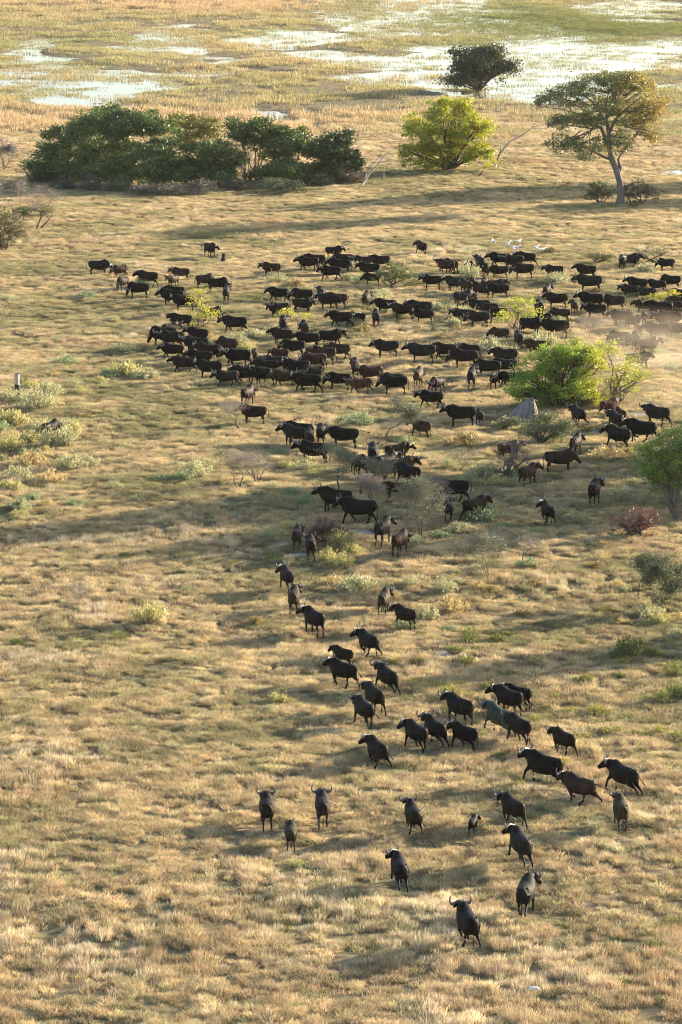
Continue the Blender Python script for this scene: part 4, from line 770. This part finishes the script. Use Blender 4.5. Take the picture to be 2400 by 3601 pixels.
def buffalo(px, py, hd, c='k', sz=1.0, pose=None, yaw=None, tail=None, horn=None):
    global NB
    if py > 1980 and 92 < hd < 165: hd = 90 + (hd - 90) * .72
    NB += 1; R_ = random.Random(NB * 7 + 1)
    pose = pose or R_.choice(['stand', 'walk', 'walk2', 'level'])
    if yaw is None: yaw = R_.choice([0, 0, 0, 45, 45, -45]) if py < 1980 else 0
    if py < 1980 and pose in ('stand', 'level') and R_.random() < .45: pose = R_.choice(['walk', 'walk2', 'low', 'low', 'graze', 'stand', 'level'])
    if pose in ('graze', 'low') and (pose, yaw) not in PB: yaw = 0
    d_ = PB[(pose, yaw)]; x, y, z = place(px, py); root = empty('buffalo', (x, y, z - .02), R(hd)); TRAMPLE.append((x, y, R(hd)))
    k = sz * R_.uniform(.94, 1.05) * 1.03 * (.92 if py > 1980 else 1); root.scale = (k * .93, k * (.86 if sz > .8 else .80), k * (1.07 if sz > .8 else 1.12))
    col = tuple(v * R_.uniform(.85, 1.2) for v in COLS[c])
    b = link('body', d_['body'], root); b.color = (*col, 1)
    if sz > .62:
        hk = horn or ('young' if sz < .86 else ('bull' if c in 'kgsw' and R_.random() < .6 else 'cow')); link('horns', d_[hk], root)
    tm = tail if tail is not None else R_.choice([0, 0, 0, 1, 3]); tl, tf = d_['tails'][tm]; t = link('tail', tl, root); t.color = (*col, 1); u = link('tail_tuft', tf, t)
    tag(root, None, 'buffalo', G_HERD)
    age = 'calf' if sz < .78 else ('young buffalo' if sz < .92 else 'buffalo'); want_label(root, '%s %s %s' % (CN[c], age, facing(hd)), px, py); return root
def crop(x0, y0, L, sc=2.6133):
    for e in L: buffalo(x0 + e[0] / sc, y0 + e[1] / sc, *e[2:])
ST, WK, W2, RN, R2, LV, GZ, LO = 'stand', 'walk', 'walk2', 'run', 'run2', 'level', 'graze', 'low'
crop(200, 800, [(395,440,-8,'g',1.05,LO),(578,462,215,'b',.9,LO),(605,578,240,'b',.85,ST),(745,652,180,'k',1,LV),(832,548,162,'d',1,LV,0,2),(1068,552,238,'b',.88,ST),(1135,490,175,'b',.9,LV),(1370,560,22,'b',1,LV),
 (1490,600,2,'k',1,LV),(1082,668,178,'k',.9,LV),(1055,722,178,'k',1.05,LV),(1165,770,188,'k',1,ST),(1412,278,-62,'g',1.05,ST),(1440,865,12,'d',.95,ST),(1135,942,172,'k',1,LV),(1052,1012,42,'b',.88,ST),(1560,680,88,'g',1,ST,-45)])
crop(450, 1100, [(320,308,184,'k',1.12,GZ),(395,335,180,'d',1.08,ST),(640,292,152,'k',1,LV),(405,432,175,'k',.92,W2),(622,385,165,'g',1.05,LV),(738,455,166,'d',1.08,ST),(660,505,180,'k',1.05,ST),(510,560,166,'d',.95,LV),
 (745,605,178,'s',1.1,LV),(915,385,142,'b',.98,LV),(1005,505,180,'k',1.15,LV),(1172,462,95,'r',.72,ST),(1392,452,190,'b',.8,ST),(905,688,202,'g',1.0,WK,0),(1075,662,192,'k',1.02,WK),(1172,640,180,'b',.98,ST),(1245,672,180,'k',1.05,LV),(1268,600,180,'d',.98,ST),
 (1345,560,180,'g',1.05,LV),(1440,692,188,'b',1.05,W2),(1105,842,68,'b',.95,ST),(1150,1022,172,'d',1.0,LV),(980,192,178,'s',1.08,LV),(1430,192,92,'g',1,ST),(1412,295,160,'d',.98,LV)])
crop(800, 800, [(400,452,168,'b',.95,ST),(742,405,178,'k',1.05,LV),(800,385,180,'d',1.0,LV),(985,285,8,'k',.9,ST),(1060,378,178,'d',1.1,LO),(1030,435,178,'k',1.08,ST),(945,492,178,'k',1.02,WK),(1235,392,178,'g',1.0,ST),(1400,385,178,'d',1.0,LV),(1300,465,180,'k',1,ST),(1325,535,180,'k',.82,LO),
 (470,690,168,'k',1,WK),(680,705,175,'d',1,ST),(860,690,98,'g',.95,ST),(1000,748,168,'b',.98,ST),(925,755,172,'d',.95,LV),(470,835,202,'k',.98,ST),(700,792,-18,'d',1,ST),(1040,922,178,'k',.98,WK),(1185,900,160,'k',.76,ST),(1368,915,94,'g',1.02,ST,0),(1450,800,172,'k',1,LV),(1278,745,82,'b',1,ST,-45),
 (710,1012,100,'g',1,ST,45),(735,1115,176,'k',1.02,ST),(955,1098,4,'k',1.05,LV)])
crop(900, 1100, [(335,410,176,'d',1.1,LV),(610,482,172,'b',1.1,ST),(755,435,166,'b',1.0,WK),(528,535,196,'b',1.08,ST),(372,600,180,'k',1.1,LV),(520,640,205,'g',1,ST),(468,738,179,'k',1.15,ST),(758,718,172,'k',1.0,LV),(958,752,195,'r',.95,W2),(1265,752,180,'k',1.12,LO),(1255,690,180,'b',.85,ST),
 (915,588,92,'b',1.05,ST),(1050,650,198,'b',.98,ST),(1198,412,186,'g',1.02,ST)])
crop(1350, 1100, [(345,465,178,'g',1.2,LV),(560,440,166,'d',1.05,LV),(785,420,165,'d',.88,ST),(735,515,180,'d',1.12,LO),(950,602,174,'d',1.08,LV),(808,680,84,'g',1.02,ST,-45),(1020,700,252,'k',1.0,ST),(1155,690,180,'k',.95,ST),(1110,490,180,'g',1.0,LV),(1110,580,182,'g',1,LV),
 (320,680,80,'r',1.0,ST,-45),(490,745,236,'d',.98,ST),(430,880,163,'k',.92,WK),(705,1045,182,'k',1.12,LV,0),(880,1035,102,'d',.76,ST),(340,1150,132,'b',.92,WK),(1060,268,172,'b',.85,LO),(1240,325,100,'g',1.02,ST),(1400,400,170,'b',.95,LV)])
crop(1400, 800, [(215,252,116,'d',1.0,WK),(488,420,128,'b',.98,ST),(435,430,146,'b',.95,LV),(728,455,160,'k',1.0,LV),(745,400,110,'g',1,ST),(935,372,175,'k',1.05,LV),(1055,395,186,'d',1.05,ST),(925,475,178,'d',.95,LO),(1145,475,179,'d',1.08,ST),(1172,362,158,'k',.98,LV,0,2),(1430,470,176,'g',.92,LV),
 (308,570,176,'k',.92,LV),(520,590,156,'g',1.0,LV),(622,608,122,'b',.9,ST),(710,592,228,'k',.9,ST),(795,600,82,'b',.95,ST,-45),(905,612,16,'b',.95,LV),(920,655,180,'k',.95,LO),(785,650,2,'d',.9,LO),(610,728,30,'g',1.0,LO,0,3),(742,805,176,'s',1.02,LV),(735,920,170,'g',.98,LO),(580,875,180,'g',.9,ST),(822,830,180,'d',.95,ST),(905,875,180,'k',.95,ST),
 (235,884,178,'k',.9,ST),(195,835,178,'g',1.08,ST),(40,842,184,'d',1.0,LV),(1370,660,76,'d',.92,ST,-45)])
crop(1800, 800, [(410,745,178,'d',.98,LV),(250,820,100,'k',1,ST),(180,992,-35,'k',1.05,LO),(270,915,180,'d',.9,ST),(440,875,178,'b',.88,LO),(400,1022,180,'k',1.2,ST),(765,845,166,'k',.95,ST),(572,792,100,'b',.8,ST),(725,765,164,'k',1.08,LV),(935,768,170,'b',.98,LV),(680,470,160,'d',1.0,LV),(710,602,178,'g',1.15,LV),
 (1018,390,258,'g',1.0,ST),(1092,378,10,'g',1,ST),(1150,598,154,'s',1.0,LV),(1085,650,176,'d',.9,LV),(1455,572,166,'k',1.0,LV),(1415,405,195,'k',.85,LV),(1330,600,170,'d',.8,ST),(1240,665,180,'g',.85,ST),(1212,795,170,'b',.9,ST),(1350,848,175,'d',1.12,ST),(1480,800,176,'b',.9,ST),(1535,845,170,'r',.72,ST),(1545,700,178,'d',.98,ST),(1545,770,178,'b',.98,ST),
 (1000,905,194,'g',1.02,ST),(1115,945,-50,'d',.95,ST),(1215,885,268,'b',.72,ST),(1430,945,180,'b',1.18,ST),(1335,1045,175,'d',1.1,ST),(1520,1025,175,'b',1.05,ST),(1172,1025,92,'b',.76,ST),(1140,1135,96,'g',1.1,ST),(985,1090,180,'d',.9,ST),(1270,1170,32,'b',1.0,ST)])
buffalo(2245, 1300, 12, 'b', 1.0, ST)
crop(1800, 1400, [(605,262,112,'g',1.05,R2,0,3),(905,165,34,'r',.95,ST),(998,232,112,'b',.74,WK),(955,305,112,'g',1.02,WK),(1328,258,142,'g',1.1,W2),(1180,415,150,'k',1.15,R2),(975,470,130,'s',1.1,WK),(590,520,72,'d',1.02,ST,-45),(450,680,4,'b',1.12,LV),(155,795,52,'b',.98,LV,-45),(758,980,78,'s',1.08,R2,-45,2),(325,1160,102,'k',1.0,R2)])
crop(1500, 1400, [(205,1130,86,'s',1.0,R2,0,2),(455,1118,42,'d',1.08,LV,0,2),(225,970,177,'k',1.1,WK),(770,570,30,'r',.9,ST)])
crop(950, 1450, [(220,312,142,'s',1.1,LV),(255,285,164,'k',1.05,LV),(360,338,95,'g',1,ST),(468,298,90,'d',.98,ST),(672,332,175,'k',1.1,ST,0,2),(395,478,164,'k',1.1,LV),(948,500,90,'d',1.1,ST,0),(1175,465,26,'b',.95,ST),(1075,592,48,'g',1.08,WK),(1210,630,32,'b',1.1,LV),(890,605,122,'k',1.02,ST),(785,565,100,'g',.95,ST),(1265,690,130,'k',1.08,WK),(1145,800,202,'d',.84,ST),
 (595,925,156,'d',1.1,LV),(805,1030,165,'k',1.2,WK,0)])
crop(950, 1800, [(250,330,86,'b',.92,ST,-45),(375,425,95,'d',.98,ST,0,1),(1040,290,70,'g',1.05,ST,-45),(1200,385,66,'b',.95,LV,-45),(155,725,112,'g',1.1,WK,45),(222,920,88,'b',1.05,ST,-45),(400,1140,130,'s',1.15,LV,45),(1050,930,80,'b',1.0,WK,-45),(1235,1070,146,'d',.98,LV)])
crop(1050, 2150, [(632,415,130,'k',1.08,R2,45),(400,505,154,'d',.85,WK),(398,695,150,'k',1.08,W2,0),(810,755,124,'k',1.12,RN),(690,935,120,'d',1.08,W2),(600,1060,120,'d',1.12,WK)])
buffalo(1462, 2638, 128, 'k', 1.1, WK, 45); buffalo(1528, 2625, 124, 'k', 1.08, RN, 0); buffalo(1325, 2700, 122, 'd', 1.1, R2, 45, 3)
crop(1550, 2350, [(165,515,140,'s',1.12,LV),(212,748,146,'k',1.0,WK),(700,370,164,'d',.95,LV),(615,430,144,'d',1.15,LV,45),(530,618,130,'w',1.18,RN),(715,690,130,'d',1.08,WK,0,0),(1120,792,136,'d',.92,W2)])
crop(1700, 2500, [(548,690,154,'k',1.18,RN),(872,862,150,'b',1.08,R2,0,2),(1275,770,136,'s',1.2,RN,45),(1262,1075,92,'b',1.05,WK,0,0),(262,1055,126,'d',1.1,W2)])
crop(850, 2650, [(200,580,94,'d',1.05,WK,0,1),(388,745,92,'b',.84,W2),(638,560,92,'g',1.1,WK),(1348,630,104,'d',1.1,R2,0,3),(1242,1065,100,'s',1.15,RN,45,2)], 2.24)
crop(1450, 2850, [(562,215,76,'d',.6,WK,-45),(990,500,108,'g',1.12,RN,45,1),(1045,960,78,'g',1.15,R2,-45)])
buffalo(1642, 3325, 106, 'k', 1.15, R2, 0, 0)
buffalo(182, 1545, 60, 'k', 1.0, LO)
print('buffaloes', NB)

# ------------------------------------------------------------------ egrets in flight
M_EG = noise_mat('white_feathers', (.78, .78, .78), (.86, .86, .85), 5, rough=.7); M_BEAK = noise_mat('yellow_beak', (.5, .3, .03), (.6, .38, .05), 5)
def egret(px, py, rz, flap, label):
    hgt = 3.2; x, y = p2g(px, py, hgt + .5); r = empty('egret', (x, y, hgt + .5), R(rz)); bm = bmesh.new(); X = (1, 0, 0)
    ellipse_loft(bm, [((-.34, 0, 0), X, .05, .01), ((-.2, 0, 0), X, .06, .04), ((-.05, 0, 0), X, .085, .08), ((.1, 0, .0), X, .07, .07), ((.2, 0, .04), X, .035, .04), ((.26, 0, .08), X, .025, .03), ((.32, 0, .08), X, .035, .04), ((.37, 0, .075), X, .015, .015)], 10)
    me = bpy.data.meshes.new('body'); bm.to_mesh(me); bm.free(); me.materials.append(M_EG); me.polygons.foreach_set('use_smooth', np.ones(len(me.polygons), bool)); link('body', me, r)
    T = Tubes(); T.tube([(.36, 0, .075), (.46, 0, .06)], [.012, .003], k=6); link('beak', T.mesh('beak', M_BEAK), r)
    T = Tubes(); 
    for s in (1, -1): T.tube([(-.2, s * .03, -.02), (-.5, s * .03, -.03)], [.01, .007], k=5)
    link('legs', T.mesh('legs', M_CHAR), r)
    for s in (1, -1):
        V = []; prof = [(0, .12, -.14, 0), (.18, .15, -.16, .55), (.34, .12, -.17, 1.0), (.50, .03, -.16, .9), (.62, -.10, -.18, .75)]
        for yy, fx, bx, k in prof:
            zz = flap * yy * (1 if yy < .35 else .7); V += [(fx, s * (yy + .04), .04 + zz), (bx, s * (yy + .04), .03 + zz), ((fx + bx) / 2, s * (yy + .04), .07 + zz), ((fx + bx) / 2, s * (yy + .04), .025 + zz)]
        F = []
        for i in range(4):
            a, b = 4 * i, 4 * i + 4
            for p, q in ((0, 2), (2, 1), (1, 3), (3, 0)): F.append((a + p, a + q, b + q, b + p))
        F += [(0, 2, 1, 3), (16, 18, 17, 19)]; link('wing', np_mesh('wing', V, [F], M_EG), r)
    tag(r, label, 'bird', 'white egrets flying over the far side of the herd')
for a in [(1736, 851, 200, .5, 'white egret flying alone at the left of the little flock'), (1784, 861, 150, .8, 'white egret with raised wings, lower left of the flock middle'), (1804, 867, 185, -.5, 'white egret in the flock middle gliding with wings down'), (1816, 873, 140, .6, 'white egret lowest in the middle of the flock'),
          (1823, 850, 160, .3, 'white egret flying highest above the flock middle'), (1885, 872, 150, .5, 'white egret, left one of the pair at the right'), (1906, 877, 140, .2, 'white egret flying furthest right in the flock')]: egret(*a)
# a small pale bone in the foreground grass
def bone():
    x, y, z = place(1878, 3503); T = Tubes(); T.tube([(-.2, 0, .32), (-.14, 0, .36), (.0, .02, .36), (.14, 0, .35), (.2, .02, .32)], [.05, .08, .06, .07, .05], k=8); o = link('pale_bone', T.mesh('pale_bone', M_EG)); o.location = (x, y, z); tag(o, 'small white bone lying in the foreground grass', 'bone')
bone()

# ------------------------------------------------------------------ labels, copies of plants, air
for it in [i for i in ITEMS if i[4] == 'THK']: pass
thk = {}
for it in [i for i in ITEMS if i[4] == 'THK']: thk.setdefault(it[1], []).append(it)
ITEMS = [i for i in ITEMS if i[4] != 'THK']
for lk, L in thk.items():
    L.sort(key=lambda i: i[2])
    for i, it in enumerate(L): it[0]['label'] = lk if len(L) == 1 else '%s, %s' % (lk, 'leftmost' if i == 0 else 'rightmost' if i == len(L) - 1 else ORD[i] + ' from the left')
finish_labels()
build_grass()
def haze():
    m = bpy.data.materials.new('haze_air'); t, n, l = nodes(m); n.clear(); out = n.new('ShaderNodeOutputMaterial'); v = n.new('ShaderNodeVolumePrincipled')
    v.inputs['Color'].default_value = (.95, .93, .88, 1); v.inputs['Density'].default_value = .000025; v.inputs['Anisotropy'].default_value = .35; l.new(v.outputs[0], out.inputs['Volume'])
    x0, x1, y0, y1, z0, z1 = -4100, 4100, -700, 7100, -3.5, 48
    V = [(x0, y0, z0), (x1, y0, z0), (x1, y1, z0), (x0, y1, z0), (x0, y0, z1), (x1, y0, z1), (x1, y1, z1), (x0, y1, z1)]; F = [(0, 3, 2, 1), (4, 5, 6, 7), (0, 1, 5, 4), (1, 2, 6, 5), (2, 3, 7, 6), (3, 0, 4, 7)]
    o = link('haze', np_mesh('haze', V, [F], m)); tag(o, kind='stuff')
haze()
def dust(px, py, w_, dpt, h_, dens, name='dust'):
    x, y, z = place(px, py); s, _ = scale_at(px, py); bm = bmesh.new(); bmesh.ops.create_icosphere(bm, subdivisions=3, radius=1); me = bpy.data.meshes.new(name); bm.to_mesh(me); bm.free()
    m = bpy.data.materials.new('dust_cloud'); t, n, l = nodes(m); n.clear(); out = n.new('ShaderNodeOutputMaterial'); v = n.new('ShaderNodeVolumePrincipled'); tc = n.new('ShaderNodeTexCoord')
    g = n.new('ShaderNodeTexGradient'); g.gradient_type = 'SPHERICAL'; l.new(tc.outputs['Object'], g.inputs[0]); nz = n.new('ShaderNodeTexNoise'); nz.inputs['Scale'].default_value = 2.6; nz.inputs['Detail'].default_value = 3; l.new(tc.outputs['Object'], nz.inputs[0])
    mr = n.new('ShaderNodeMapRange'); mr.inputs[1].default_value = .38; mr.inputs[2].default_value = .68; l.new(nz.outputs[0], mr.inputs[0]); mu = n.new('ShaderNodeMath'); mu.operation = 'MULTIPLY'; l.new(g.outputs['Fac'], mu.inputs[0]); l.new(mr.outputs[0], mu.inputs[1])
    m2 = n.new('ShaderNodeMath'); m2.operation = 'MULTIPLY'; m2.inputs[1].default_value = dens; l.new(mu.outputs[0], m2.inputs[0]); l.new(m2.outputs[0], v.inputs['Density'])
    v.inputs['Color'].default_value = (.93, .80, .62, 1); v.inputs['Anisotropy'].default_value = .3; l.new(v.outputs[0], out.inputs['Volume']); me.materials.append(m)
    o = link(name, me); o.location = (x, y, z + h_ * .35); o.scale = (w_ / 2 / s, dpt / 2, h_); tag(o, 'pale dust raised by hooves at %s' % ('the right of the herd' if py < 2000 else 'the foreground right'), 'dust', kind='stuff')
dust(2290, 1290, 760, 42, 3.4, .06); dust(2330, 1440, 420, 16, 2.0, .05)
